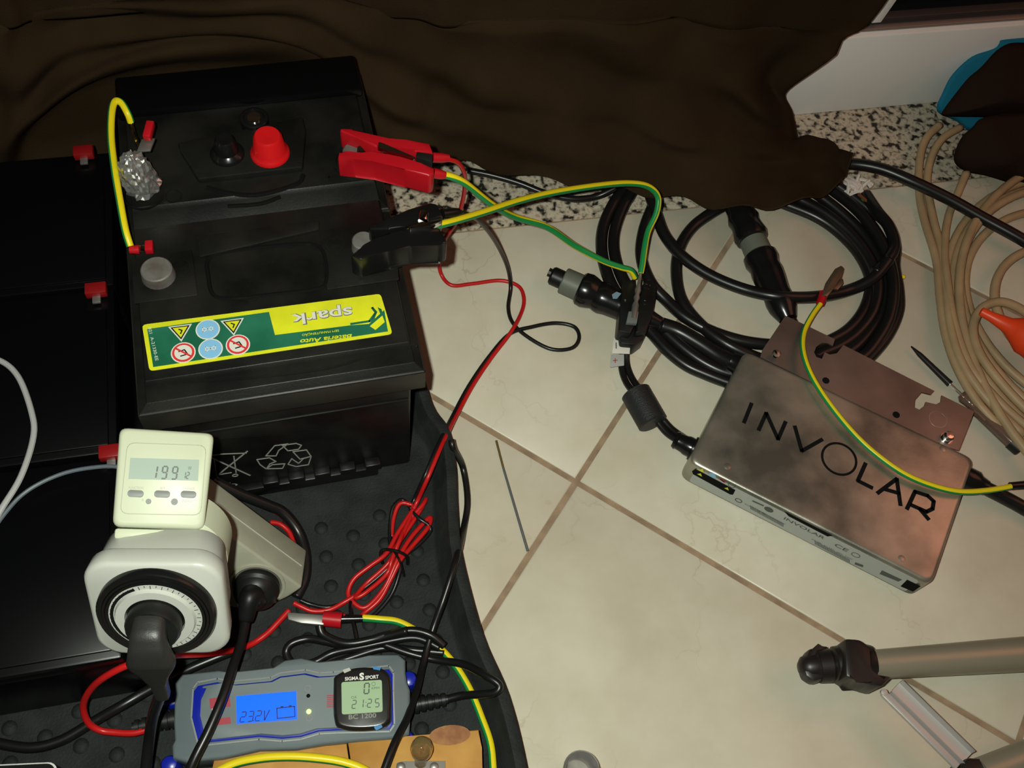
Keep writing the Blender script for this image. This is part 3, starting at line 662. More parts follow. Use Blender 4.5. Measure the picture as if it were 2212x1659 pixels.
tag(b.build('black_lead', CABL, ang=180), 'thin black wire looping on the tiles beside the red wire', 'wire')
b = B(); c = at(850, 1197, .018); b.tube([c+V((-.010, -.004, -.008)), c+V((-.010, .004, .001)), c+V((0, .001, .007)), c+V((.010, -.004, .003)), c+V((.011, -.008, -.008))], .0014, sub=6)
b.tube([c+V((0, .001, .007)), c+V((.004, -.010, .008)), c+V((.006, -.02, -.002))], .001); tag(b.build('wire_tie', BLKG), 'black twist tie round the red and black wire bundle', 'tie')
b = B(); b.tube(px([(757, 1300, .012), (758, 1325, .018), (764, 1350, .02), (770, 1380, .02)]), .0016); tag(b.build('wire_tie', BLKG), 'black twist tie hanging by the red taped clip in the tray', 'tie')

# crocodile clip in the tray, red tape and its wire
t = thing('crocodile_clip', 'crocodile clip with red tape lying in the tray', 'clip', at(700, 1335, .01), 'crocodile clips')
b = B(); b.prism(px([(620, 1322), (700, 1328), (700, 1350), (650, 1346), (622, 1338)], .022), (0, 0, -.006), bev=.001); b.build('jaw', DMET, t)
b = B(); A, D = at(698, 1336, .018), at(738, 1340, .018); b.lathe(A, D-A, [(0, .0062), ((D-A).length, .0066)], 0, 14); b.build('red_tape', RED, t)
b = B(); A, D = at(738, 1337, .018), at(784, 1336, .018); b.lathe(A, D-A, [(0, .004), ((D-A).length*.6, .0034), ((D-A).length, .003)], 0, 14); b.build('sleeve', BLKG, t)
gy('earth_wire', px([(783, 1335, .018), (820, 1338, .018), (862, 1344, .016), (910, 1370, .011), (950, 1400, .010), (985, 1440, .011), (1015, 1490, .012), (1040, 1550, .014), (1060, 1610, .016), (1066, 1680, .018)]), 'green and yellow wire along the right side of the tray', .0031, phase=-1.1, twist=0)
gy('earth_wire', px([(430, 1690, .05), (500, 1652, .052), (560, 1638, .054), (620, 1634, .055), (680, 1637, .055), (740, 1646, .054), (790, 1665, .052), (830, 1700, .05)]), 'green and yellow wire arching over the wooden board', .0033, phase=-.75)

# ================================================================== BLACK CABLES ON THE TILES
def cable(pts, label, r=.0062, name='black_cable', m=CABL, grp=None):
    b = B(); b.tube(px(pts), r, seg=12); return tag(b.build(name, m, ang=180), label, 'cable', grp)
T1 = 'trunk cable loops'
R = .0062
b = B()
loops = [
 [(1346, 410, .012), (1325, 440, .010), (1303, 490, .008), (1300, 545, .0065), (1318, 610, .0065), (1355, 665, .0065), (1404, 715, .0065), (1440, 755, .0065), (1480, 787, .0065), (1520, 806, .0065), (1580, 828, .0065), (1640, 840, .0065)],
 [(1372, 405, .012), (1345, 450, .010), (1327, 507, .0065), (1330, 560, .0065), (1352, 615, .0065), (1390, 665, .0065), (1440, 720, .0065), (1500, 770, .0065), (1560, 802, .0065), (1620, 815, .0065)],
 [(1428, 405, .012), (1408, 450, .010), (1390, 500, .008), (1385, 555, .009), (1405, 610, .010), (1440, 650, .0065), (1480, 685, .0065), (1535, 715, .0065), (1600, 736, .0065), (1665, 745, .0065), (1730, 745, .0065)],
 [(1600, 425, .012), (1542, 457, .010), (1496, 491, .0065), (1469, 534, .0065), (1461, 588, .0065), (1473, 649, .0065), (1515, 703, .0065), (1573, 745, .009), (1640, 775, .0065), (1700, 790, .0065)],
 [(1405, 425, .014), (1419, 465, .014), (1437, 510, .014), (1475, 555, .014), (1534, 595, .014), (1611, 626, .018), (1688, 641, .026), (1765, 641, .020), (1830, 628, .014), (1885, 602, .022), (1920, 560, .03)],
]
b.bm.free()
for lp, lb in zip(loops, ('outermost', 'second', 'third', 'innermost', 'crossing')):
    bb = B(); bb.tube(px(lp), R, seg=12)
    nm = {'outermost': 'thick black cable strand furthest left, passing under the left connector', 'second': 'thick black cable strand just right of the outermost left one',
          'third': 'thick black cable strand below the hooked green and yellow wire', 'innermost': 'thick black cable arc just left of the grey collared cable joint',
          'crossing': 'thick black cable strand crossing over the grey collared cable joint'}[lb]
    tag(bb.build('black_cable', CABL, ang=180), nm, 'cable', 'thick black cable strands')
bund = [[(1655, 425), (1696, 441), (1762, 468), (1812, 502), (1855, 548), (1880, 603), (1872, 657), (1842, 703), (1796, 734), (1720, 760)],
        [(1680, 410), (1730, 432), (1785, 462), (1838, 506), (1876, 556), (1896, 610), (1888, 668), (1856, 715), (1812, 748), (1740, 778)],
        [(1720, 395), (1765, 420), (1815, 458), (1862, 504), (1895, 556), (1912, 615), (1904, 675), (1872, 724), (1830, 762), (1760, 795)],
        [(1760, 385), (1800, 412), (1850, 452), (1890, 500), (1918, 556), (1930, 618), (1922, 682), (1895, 735), (1858, 776), (1790, 812)],
        [(1785, 385), (1830, 415), (1872, 448), (1915, 482), (1934, 530), (1932, 575), (1940, 625), (1940, 672), (1920, 720), (1885, 765), (1830, 815)]]
zz = [.0065, .0135, .0065, .019, .0065]
lbs = ['innermost black cable of the right hand bundle', 'second black cable of the right hand bundle from inside', 'middle black cable of the right hand bundle', 'fourth black cable of the right hand bundle from inside', 'outermost black cable of the right hand bundle, beside the beige coil']
for k, L in enumerate(bund):
    bb = B(); n = len(L); bb.tube([at(x, y, max(.0065, zz[k]*min(1, .3+i*.3)-.012*max(0, (i-5))/4)) for i, (x, y) in enumerate(L)], R, seg=12)
    tag(bb.build('black_cable', CABL, ang=180), lbs[k], 'cable', 'thick black cable strands')
cable([(1870, 420, .012), (1895, 458, .022), (1920, 490, .026), (1932, 530, .026), (1918, 560, .026), (1890, 590, .024)], 'short black cable bend lying on top of the right hand bundle', R)
cable([(1760, 362, .010), (1830, 354, .014), (1900, 364, .020), (1970, 392, .022), (2050, 430, .020), (2125, 472, .018), (2212, 520, .018), (2300, 575, .014)], 'thick black cable running from the drape over the beige coil', .0068)
cable([(1010, 368, .03), (1060, 378, .028), (1120, 395, .026), (1180, 418, .022), (1240, 430, .02), (1290, 424, .02), (1330, 405, .03)], 'thin black cable emerging from the drape over the granite', .0035)
t = thing('bare_cable_end', 'frayed white and green cable end at the drape corner', 'cable', at(1850, 410, .01))
b = B()
for k in range(16):
    p = at(1850+random.uniform(-22, 22), 408+random.uniform(-16, 14), .012); d = V((random.uniform(-1, 1), random.uniform(-1, 1), random.uniform(-.2, .7))).normalized()*.008
    b.tube([p-d, p+V((0, 0, .002)), p+d], .0019, seg=6, sub=3)
b.build('white_filler', mat('white_filler', (.6, .55, .5), .8), t)
b = B(); b.tube(px([(1862, 428, .012), (1878, 442, .014), (1898, 455, .012)]), .0021); b.build('green_core', GRN, t)
b = B(); b.tube(px([(1855, 420, .014), (1872, 434, .018), (1890, 447, .018)]), .0018); b.build('brown_core', mat('brown_core', (.16, .05, .02), .4), t)
gy('earth_wire', px([(1925, 590, .006), (1940, 595, .006), (1954, 599, .006)]), 'short green and yellow wire tip poking out of the black bundle', .0022)

def conn(pts_axis, prof, label, name='cable_connector', mats=None, mis=None):
    pass
# connector with exposed tip
t = thing('cable_connector', 'black round cable connector with grey collar and open tip', 'connector', at(1290, 645, 0), 'round cable connectors')
zc = .0185; A, D = at(1190, 594, zc), at(1440, 706, .012); ax = (D-A); Ln = ax.length; s = ax.normalized()
b = B(); b.lathe(A, s, [(0, .008), (.002, .0095), (.013, .0095), (.015, .008)], 0, 20); b.lathe(A+UP*.003, s, [(-.003, .0045), (.010, .0045)], 0, 10); b.build('plug_tip', BLK, t)
b = B(); b.lathe(A+s*.013, s, [(0, .0125), (.001, .0135), (.019, .0138), (.02, .013)], 0, 24); b.build('grey_collar', GREYP, t)
b = B(); b.lathe(A+s*.031, s, [(0, .0150), (.002, .0170), (.008, .0178), (.013, .0165), (.018, .0148), (.022, .0160), (.026, .0165), (.032, .0152), (.05, .0140), (.064, .0115), (.08, .0085), (.088, .007)], 0, 28); b.build('rubber_body', BLKG, t)
cable([(1428, 703, .010), (1465, 716, .009), (1510, 742, .009), (1550, 768, .010), (1584, 785, .014)], 'thick black cable from the left round connector into the steel inverter', .0085)
# mated pair
t = thing('cable_connector', 'mated pair of black round connectors with grey collar between', 'connector', at(1640, 560, 0), 'round cable connectors')
A, D = at(1590, 440, .020), at(1704, 694, .016); ax = D-A; Ln = ax.length; s = ax.normalized(); k = Ln/.14
b = B(); b.lathe(A, s, [(0, .013), (.012*k, .014), (.020*k, .0165), (.026*k, .0150), (.032*k, .0160), (.040*k, .0178), (.045*k, .0165), (.046*k, .0145)], 0, 28); b.build('rubber_body', BLKG, t)
b = B(); b.lathe(A+s*.044*k, s, [(0, .0138), (.020*k, .0142)], 0, 24); b.build('grey_collar', GREYP, t)
b = B(); b.lathe(A+s*.062*k, s, [(0, .0150), (.002, .0172), (.009*k, .0178), (.016*k, .0155), (.022*k, .0165), (.030*k, .0160), (.046*k, .0140), (.056*k, .0150), (.064*k, .0140), (.070*k, .0115), (.076*k, .009)], 0, 28); b.build('rubber_body', BLKG, t)
cable([(1700, 680, .012), (1716, 710, .009), (1740, 750, .0065), (1770, 790, .0065)], 'black cable leaving the mated connector pair under the bracket', .0066)

# wire plugs with exposed contacts
t = thing('open_plug', 'opened black solar plugs with metal contacts above the white tags', 'connector', at(1370, 650, 0))
b = B(); b.prism(px([(1345, 610), (1372, 600), (1378, 690), (1362, 720), (1335, 715), (1340, 660)], .034), (0, 0, -.022), bev=.002)
b.prism(px([(1388, 612), (1412, 600), (1420, 622), (1410, 680), (1398, 715), (1372, 720), (1380, 660)], .032), (0, 0, -.02), bev=.002)
b.prism(px([(1335, 705), (1395, 700), (1392, 730), (1372, 745), (1340, 742)], .024), (0, 0, -.020), bev=.002); b.build('housing', BLK, t)
b = B(); A, D = at(1384, 590, .044), at(1368, 690, .038); b.lathe(A, D-A, [(0, .0016), (.012, .0018), (.02, .0032), (.024, .002), (.028, .0032), (.032, .002), (.036, .0034), ((D-A).length, .0034)], 0, 12); b.build('contact_pin', DMET, t)
b = B(); b.prism(px([(1358, 672), (1380, 673), (1376, 698), (1353, 696)], .0405), (0, 0, -.005), bev=.0006); b.build('grey_barrel', mat('grey_barrel', (.13, .14, .14), .5), t)
b = B()
for (x0, y0, x1, y1) in ((1352, 620, 1350, 648), (1400, 615, 1393, 650), (1389, 611, 1405, 616)): stroke(b, at(x0, y0, .0345), at(x1, y1, .0345), .0016, UP, .001)
b.build('spring_latch', CHR, t)
b = B(); b.prism(px([(1322, 636), (1332, 630), (1342, 634), (1333, 645), (1324, 645)], .0385), (0, 0, -.0005)); b.build('blue_mark', mat('pale_blue_mark', (.16, .26, .32), .4), t)

# ================================================================== INVERTER
ZI = .036
ic = [at(1610, 755, ZI), at(2107, 990, ZI), at(2014, 1264, ZI), at(1486, 996, ZI)]
inv = thing('inverter', 'brushed steel solar inverter box lettered on top', 'inverter', sum(ic, V())/4-UP*ZI)
def rq(Q, r, n=4):
    R = []
    for i in range(4):
        p, a_, c_ = Q[i], (Q[i-1]-Q[i]).normalized(), (Q[(i+1) % 4]-Q[i]).normalized()
        for k in range(n+1):
            t_ = k/n; A1, C1 = p+a_*r, p+c_*r; R.append((A1*(1-t_)+p*t_)*(1-t_)+(p*(1-t_)+C1*t_)*t_)
    return R
cI = sum(ic, V())/4
def ins(Q, d):
    R = []
    for i in range(4):
        a_, c_ = (Q[i-1]-Q[i]).normalized(), (Q[(i+1) % 4]-Q[i]).normalized(); R.append(Q[i]+(a_+c_)*d)
    return R
b = B(); lay = []
for z, d in ((.001, .0012), (.0015, 0), (ZI-.0035, 0), (ZI-.0022, .0003), (ZI-.0010, .0012), (ZI-.0003, .0024), (ZI, .0040)):
    lay.append([V((p.x, p.y, z)) for p in rq(ins(ic, d), .010, 5)])
b.loft(lay); b.build('case', STEEL, inv, ang=60)
# maker's lettering traced on the top face
def I2(x, y): return at(1400+x*.4038, 650+y*.4038, ZI+.0001)
b = B(); W = .0037
for L in ([(553, 550), (513, 650)], [(592, 690), (632, 600), (695, 740), (735, 648)], [(785, 672), (822, 803), (930, 742)], [(1163, 870), (1122, 962), (1198, 1000)],
          [(1228, 1028), (1330, 952), (1350, 1092)], [(1268, 1008), (1345, 1030)], [(1385, 1112), (1428, 1020), (1495, 1042), (1528, 1072), (1522, 1112), (1490, 1128), (1408, 1092)], [(1452, 1112), (1500, 1168)]):
    polyline(b, [I2(*p) for p in L], W, UP, .0002)
iu = (ic[1]-ic[0]).normalized(); iv = V((-iu.y, iu.x, 0)); cO = I2(1022, 845)
ring(b, cO, iu, iv, .0158, .0022, UP, .0002, seg=40, ry=.0158)
b.build('lettering', INK, inv, sm=False)
b = B()
for x, y in ((1678, 765), (1571, 1008), (1947, 1207), (2036, 970)):
    b = B(); b.lathe(at(x, y, ZI-.0004), UP, [(0, .0034), (.0005, .0032), (.0009, .002), (.0009, .0001)], 0, 14); b.build('rivet', STEEL, inv)
# side label
sl = (ic[2]-ic[3]).normalized(); sn = V((sl.y, -sl.x, 0))
if sn.y > 0: sn = -sn
PS = Pl(ic[3], sn)
o0 = ic[3]+sl*.010; o0.z = .0035; Ls = (ic[2]-ic[3]).length
b = B(); b.prism(rrect(o0+sn*.0001, sl, UP, Ls-.020, .0285, .003), sn*.0003); slb = b.build('side_label', LABW, inv, sm=False)
def SP(x, y): return PS(1470+x*.2532, 960+y*.2532, .0005)
b = B()
b.prism([SP(*p) for p in [(100, 225), (130, 205), (470, 385), (450, 425), (425, 422), (110, 250)]], sn*.0002, 0)
for x, y, r in ((185, 215, .003), (170, 250, .0024), (400, 370, .0022)):
    c = SP(x, y)+sn*.0002; b.prism([c-sl*r-UP*r*.8, c+sl*r-UP*r*.8, c+UP*r], sn*.0002, 1)
b.prism(disc(SP(275, 260), sl, UP, .0033), sn*.0002, 2)
stroke(b, SP(335, 285), SP(385, 320), .0028, sn, .0002, 3); stroke(b, SP(342, 292), SP(375, 315), .0012, sn, .0004, 0)
ring(b, SP(437, 347), sl, UP, .003, .0006, sn, .0002, 4); ring(b, SP(497, 475), sl, UP, .003, .0009, sn, .0002, 4)
b.prism(disc(SP(755, 552), sl, UP, .0042), sn*.0002, 4); stroke(b, SP(615, 477), SP(712, 520), .0022, sn, .0002, 4)
b.prism([SP(*p) for p in [(885, 565), (1300, 775), (1255, 780), (925, 608)]], sn*.0002, 0)
ring(b, SP(1497, 940), sl, UP, .0036, .0006, sn, .0002, 4); stroke(b, SP(1490, 1010), SP(1560, 1035), .004, sn, .0002, 4)
b.prism([SP(*p) for p in [(1720, 1070), (1890, 1150), (1860, 1165), (1700, 1100)]], sn*.0002, 4)
b.prism([SP(*p) for p in [(1935, 1150), (2050, 1205), (1985, 1250), (1880, 1205)]], sn*.0003, 0)
for k in range(26):
    x = 600+k*11; y = 518+k*6.0; stroke(b, SP(x, y), SP(x+1.5, y+30), .0006, sn, .0002, 4)
for k in range(30):
    x = 1150+k*10; y = 818+k*5.4; stroke(b, SP(x, y), SP(x+1.5, y+30), .0005, sn, .0002, 4)
b.build('label_print', [INK, SYEL, SBLU, PINK, mat('label_grey', (.07, .075, .07), .6)], slb, sm=False)
LG = MC['label_grey']
def side_text(s, x0, y0, x1, h):
    A = SP(x0, y0); Bq = A+sl*((SP(x1, y0+(x1-x0)*.5)-A).dot(sl)); text(s, A, Bq, sn, h, slb, LG, bold=.01)
side_text('INVOLAR', 880, 632, 1225, .0048); side_text('CE', 1310, 858, 1420, .0055)
side_text('Industrial Microinverter', 550, 505, 900, .0018); side_text('DC 28V  AC 230V  50Hz  250W', 1120, 805, 1470, .0016)
# bracket plate
b = B(); zb = .027
bp = [(735, 78), (1000, 205), (988, 240), (962, 226), (930, 224), (900, 245), (888, 275), (900, 300), (930, 310), (945, 275), (972, 287), (1010, 280), (1045, 236), (1528, 480), (1510, 500), (1462, 488), (1425, 530), (1422, 568), (1450, 582), (1478, 560), (1485, 540), (1540, 553), (1565, 540), (1570, 505), (1745, 592), (1662, 800), (1560, 770), (600, 300), (612, 262)]
b.prism([at(1400+x*.4038, 650+y*.4038, zb) for x, y in bp], (0, 0, -.0016)); b.build('mounting_bracket', STEEL2, inv, sm=False)
b = B()
for x, y in ((1784, 822), (1936, 896)):
    b = B(); b.prism(disc(at(x, y, zb+.0001), V((1, 0, 0)), V((0, 1, 0)), .0035, 16), UP*.0002); b.build('bracket_hole', INK, inv)
b = B(); cb = at(2050, 942, zb+.005); cb.z = zb
b.lathe(cb, UP, [(0, .0062), (.001, .0062), (.001, .005), (.006, .005), (.0075, .0035), (.0078, .0001)], 0, 20); b.build('screw', CHR, inv); b = B(); b.lathe(at(1676, 766, ZI-.004), UP, [(0, .0042), (.003, .004), (.0045, .0025), (.0048, .0001)], 0, 16); b.build('screw', CHR, inv)
b = B(); ring(b, at(2026, 906, zb), iu, iv, .0085, .0005, UP, .0002); b.build('embossed_circle', STEEL, inv)
b = B(); dd = (ic[0]-ic[3]).normalized(); g = PS(1, 1)
def gland(x0, y0, x1, y1, z, prof, name='cable_gland'):
    A, D = at(x0, y0, z), at(x1, y1, z); b = B(); b.lathe(A, D-A, prof, 0, 16); return b.build(name, BLKG, inv)
b.bm.free()
gland(1503, 972, 1456, 948, .016, [(-.004, .0115), (.004, .0118), (.0045, .0095), (.009, .0095), (.012, .0085), (.018, .008), (.019, .009), (.022, .0075)])
gland(1618, 800, 1575, 778, .017, [(-.004, .0112), (.012, .0112), (.014, .010), (.020, .0095)])
gland(2092, 1036, 2130, 1055, .016, [(-.004, .0115), (.006, .0115), (.010, .009), (.017, .0075)])
cable([(2120, 1050, .014), (2160, 1070, .011), (2212, 1098, .009), (2290, 1145, .0075)], 'thick black cable leaving the inverter towards the right edge', .0068)
# dc leads
b = B(); b.tube(px([(1470, 955, .014), (1440, 935, .010), (1415, 905, .010), (1395, 880, .010), (1370, 850, .010), (1352, 825, .007), (1343, 795, .006), (1345, 760, .008), (1352, 735, .012), (1362, 705, .018)]), .0033, seg=10); tag(b.build('dc_lead', CABL, ang=180), 'black lead from the inverter through the ferrite core, left one', 'cable')
b = B(); b.tube(px([(1478, 946, .014), (1450, 926, .010), (1424, 897, .010), (1404, 874, .010), (1382, 842, .010), (1364, 815, .0065), (1354, 785, .006), (1354, 755, .010), (1360, 735, .012), (1385, 700, .018)]), .0033, seg=10); tag(b.build('dc_lead', CABL, ang=180), 'black lead from the inverter through the ferrite core, right one', 'cable')
t = thing('ferrite_core', 'black ferrite cylinder on the short inverter leads', 'ferrite core', at(1391, 880, 0))
b = B(); A, D = at(1371, 846, .015), at(1411, 916, .015); Ln = (D-A).length
b.lathe(A, D-A, [(0, .0125), (.0012, .0142), (Ln-.0012, .0142), (Ln, .0125)], 0, 28); b.build('core', mat('ferrite', (.012, .013, .014), .5, bump=.5, bump_scale=900), t)
for sgn, p, lb in ((0, [(1325, 730), (1362, 731), (1360, 765), (1322, 764)], 'white cable tag marked with a minus sign'), (1, [(1320, 766), (1348, 766), (1348, 790), (1317, 794)], 'pale grey cable tag marked with a plus sign')):
    z = .017-.002*sgn; t = thing('cable_tag', lb, 'tag', at(1340, 750, z)); b = B(); b.prism(px(p, z), UP*.0006, bev=.0002); b.build('paper', mat('tag_white', (.62, .60, .54), .6) if not sgn else mat('tag_grey', (.36, .38, .36), .6), t)
    b = B()
    if not sgn: stroke(b, at(1331, 740, z+.0007), at(1331, 753, z+.0007), .0012, UP, .0002, 0)
    else:
        stroke(b, at(1324, 779, z+.0007), at(1334, 778, z+.0007), .0008, UP, .0002, 0); stroke(b, at(1329, 774, z+.0007), at(1329, 784, z+.0007), .0008, UP, .0002, 0)
    b.build('sign', INKG if not sgn else mat('tag_red', (.35, .05, .04), .5), t, sm=False)

# wire with crocodile clip over the inverter
gy('earth_wire', px([(1773, 655, .028), (1752, 685, .030), (1736, 720, .033), (1735, 760, .038), (1752, 810, .042), (1788, 868, .043), (1838, 930, .043), (1888, 978, .043), (1950, 1022, .043), (2010, 1048, .043), (2070, 1062, .042), (2130, 1060, .040), (2190, 1050, .038)]), 'green and yellow wire lying across the steel inverter', .0028, phase=-1.0, twist=.5)
t = thing('crocodile_clip', 'small metal crocodile clip with red sleeve above the inverter', 'clip', at(1800, 615, .02), 'crocodile clips')
b = B(); A, D = at(1771, 657, .028), at(1780, 633, .028); b.lathe(A, D-A, [(0, .0042), ((D-A).length, .0046)], 0, 14); b.build('sleeve', RED, t)
b = B(); b.prism(px([(1775, 638), (1784, 610), (1804, 580), (1817, 573), (1823, 580), (1818, 598), (1802, 622), (1788, 640)], .033), (0, 0, -.003), bev=.0008)
b.prism(px([(1783, 634), (1800, 612), (1820, 600), (1822, 612), (1810, 626), (1796, 622), (1786, 640)], .024), (0, 0, -.003), bev=.0008)
b.lathe(at(1800, 618, .022), (.8, .5, 0), [(-.004, .003), (.004, .003)], 0, 10); b.build('jaw', mat('old_nickel', (.20, .16, .11), .35, metal=.8), t)
b = B(); A, D = at(2182, 1050, .038), at(2240, 1045, .036); b.lathe(A, D-A, [(0, .0036), ((D-A).length, .004)], 0, 12); tag(b.build('crimp_sleeve', BLKG), 'black sleeve on the green and yellow wire at the right edge', 'sleeve')

# ================================================================== BEIGE COIL, PLUG, TESTER
def circ3(p, q, r):
    ax, ay, bx, by, cx, cy = p.x, p.y, q.x, q.y, r.x, r.y
    d = 2*(ax*(by-cy)+bx*(cy-ay)+cx*(ay-by))
    ux = ((ax*ax+ay*ay)*(by-cy)+(bx*bx+by*by)*(cy-ay)+(cx*cx+cy*cy)*(ay-by))/d
    uy = ((ax*ax+ay*ay)*(cx-bx)+(bx*bx+by*by)*(ax-cx)+(cx*cx+cy*cy)*(bx-ax))/d
    return V((ux, uy, 0)), (p-V((ux, uy, p.z))).length
tri = [((2125, 440), (2036, 640), (2212, 965), .005), ((2160, 440), (2050, 650), (2212, 925), .009), ((2212, 430), (2065, 660), (2212, 890), .0135), ((2212, 468), (2085, 660), (2212, 840), .006),
       ((2212, 560), (2130, 660), (2212, 800), .018), ((2190, 400), (2058, 600), (2205, 1000), .0165), ((2212, 500), (2104, 650), (2230, 860), .012)]
pts = []
cs = [(*circ3(at(*p, 0), at(*q, 0), at(*r, 0)), z) for p, q, r, z in tri]
NS = 28
for k, (c, r, z) in enumerate(cs):
    c2, r2, z2 = cs[(k+1) % len(cs)]
    for i in range(NS):
        t_ = i/NS; sft = max(0, t_*4-3); a_ = 2*PI*t_   # start at the hidden right side, change loop there
        cc_ = c.lerp(c2, sft); rr_ = r+(r2-r)*sft; z_ = z+(z2-z)*sft
        pts.append(cc_+V((math.cos(a_), math.sin(a_), 0))*rr_+UP*(z_+.0012*math.sin(a_*3+k)))
    if k == len(cs)-2: break
b = B(); b.tube(pts, .0047, seg=10, sub=3)
b.tube(px([(2030, 270, .02), (2000, 300, .018), (1986, 350, .014), (1986, 420, .007), (1998, 480, .005), (2022, 560, .008), (2030, 640, .012), (2042, 720, .014), (2070, 800, .014), (2120, 880, .013), (2190, 950, .010)]), .0044, seg=10, sub=5)
b.tube(px([(2075, 275, .02), (2035, 300, .018), (2010, 345, .014), (2003, 400, .010), (2015, 470, .006), (2030, 530, .006), (2042, 610, .014), (2052, 700, .018), (2076, 780, .018), (2130, 860, .016), (2212, 940, .012)]), .0044, seg=10, sub=5)
b.tube(px([(2088, 372, .014), (2068, 420, .008), (2048, 470, .006), (2040, 540, .010), (2048, 620, .017), (2062, 700, .018), (2095, 790, .018), (2160, 870, .016), (2240, 940, .012)]), .0044, seg=10, sub=5)
b.tube(px([(2250, 700, .02), (2200, 665, .026), (2160, 652, .026), (2122, 665, .024), (2103, 700, .022), (2108, 745, .022), (2140, 800, .022), (2212, 880, .022), (2280, 930, .02)]), .0047, seg=10, sub=5)
tag(b.build('cable_coil', BEIC, ang=180), 'coil of beige extension cable at the right edge', 'cable')
t = thing('mains_plug', 'orange plug resting on the beige cable coil', 'plug', at(2180, 700, .02))
b = B(); A, D = at(2118, 672, .036), at(2240, 735, .038); Ln = (D-A).length; b.lathe(A, D-A, [(0, .003), (.0008, .0046), (.012, .0052), (Ln*.5, .0085), (Ln*.62, .013), (Ln*.8, .020), (Ln, .021), (Ln+.014, .021)], 0, 24); b.build('plug_body', ORG, t)
t = thing('tester_screwdriver', 'slim tester screwdriver with smoky handle and dark blade sleeve', 'screwdriver', at(2090, 870, 0))
p0, p1, p2, p3, p4 = (at(*q, z) for *q, z in ((1968, 748, .006), (2052, 830, .006), (2076, 852, .007), (2186, 955, .009), (2206, 972, .009)))
b = B(); d = (p1-p0); b.lathe(p0, d, [(0, .0007), (.006, .0016), (.012, .0026), (d.length-.004, .0034), (d.length, .0036)], 0, 12); b.build('blade_sleeve', BLK, t)
b = B(); d = (p2-p1); b.lathe(p1, d, [(-.002, .0014), (d.length+.006, .0014)], 0, 10); b.build('blade', CHR, t)
b = B(); d = (p3-p2); L_ = d.length; b.lathe(p2, d, [(0, .004), (.004, .0066), (.010, .0056), (.016, .0052), (.02, .0068), (L_, .0072)], 0, 18); b.build('handle', SMOKE, t)
b = B(); b.lathe(p2, d, [(.004, .0022), (.012, .003), (.022, .003), (.024, .002), (.034, .0024)], 0, 12); b.build('inner_spring', CHR, t)
b = B(); b.lathe(p2, d, [(.034, .0040), (L_-.002, .0042)], 0, 12); b.build('inner_core', mat('dark_core', (.05, .03, .025), .4), t)
b = B(); d = (p4-p3); b.lathe(p3, d, [(-.001, .0078), (d.length-.001, .0078), (d.length, .0065)], 0, 18); b.build('end_cap', BLK, t)

# ================================================================== GARMENTS
def lump(name, outline, Pq, bulge, m, label, cat, seed=0, rings=9, sub=5):
    O = smooth([Pq(*p) for p in outline], sub, True)[:-1]; c = sum(O, V())/len(O); b = B(); R_ = []
    for k in range(rings):
        t_ = k/rings; h = bulge*math.sin(t_*PI/2)
        R_.append([(lambda q: q+Pq.n*(h+bulge*.28*t_*noise.noise(q*28+V((seed, 0, 0)))))(p.lerp(c, t_)) for p in O])
    back = [[p.lerp(c, t_)-Pq.n*.02*math.sin(t_*PI/2) for p in O] for t_ in (.8, .4)]
    b.loft(back+R_, cap=True)
    o = b.build(name, m, ang=180); return tag(o, label, cat)
nG = V((0, -1, .55)); PG = Pl(V((.75, .690, .04)), nG)
PB = Pl(V((.75, .722, .04)), nG)
lump('blue_cloth', [(2024, 240), (2036, 200), (2058, 160), (2100, 122), (2155, 100), (2165, 60), (2212, 46), (2300, 60), (2300, 200), (2200, 240), (2140, 260), (2100, 285), (2066, 262)], PB, .006, BLUEC, 'bright blue cloth showing behind the brown garment', 'cloth', 3)
lump('brown_garment', [(2036, 240), (2064, 202), (2092, 168), (2118, 146), (2162, 102), (2212, 92), (2320, 110), (2320, 260), (2200, 256), (2125, 253), (2060, 252), (2036, 250)], PG, .028, CLOTH2, 'dark brown garment heaped at the right edge, upper fold', 'cloth', 5)
lump('brown_garment', [(2125, 254), (2200, 245), (2320, 250), (2320, 420), (2212, 412), (2180, 396), (2130, 380), (2085, 370), (2060, 345), (2075, 300), (2100, 275)], Pl(V((.75, .640, .03)), nG), .022, CLOTH2, 'dark brown garment lower fold touching the tiles at the right edge', 'cloth', 8)

# ================================================================== TRIPOD
tri_ = thing('tripod', 'folded camera tripod with champagne tubes and black joints at lower right', 'tripod', at(1900, 1450, 0))
A, D = at(1868, 1437, .034), at(2400, 1400, .034); ax = D-A; s = ax.normalized()
b = B(); b.lathe(A, ax, [(0, .0118), (.06, .0128), (.12, .0140), (ax.length, .0155)], 0, 32); b.build('leg_tube', TRIP, tri_)
b = B(); J, K2 = at(1735, 1442, .028), at(1885, 1430, .034); d = K2-J; Lj = d.length
b.lathe(J, d, [(-.004, .004), (-.001, .0085), (.004, .0105), (.010, .0105), (.012, .012), (.012, .0135), (.022, .014), (.024, .0125), (.026, .0150), (.036, .0158), (.038, .0145), (.040, .0165), (.050, .0172), (Lj-.006, .0155), (Lj, .0135)], 0, 24); b.build('lock_collar', TRIPB, tri_)
b = B()
b.prism(px([(1825, 1378), (1858, 1380), (1888, 1402), (1872, 1440), (1882, 1458), (1930, 1460), (1905, 1484), (1885, 1480), (1850, 1466), (1828, 1462)], .053), (0, 0, -.030), bev=.003); b.build('hinge', TRIPB, tri_)
b = B()
b.prism(px([(1735, 1440), (1748, 1400), (1770, 1398), (1790, 1392), (1800, 1455), (1778, 1468), (1760, 1472), (1742, 1460)], .036), (0, 0, -.016), bev=.003); b.build('foot_knuckle', TRIPB, tri_)
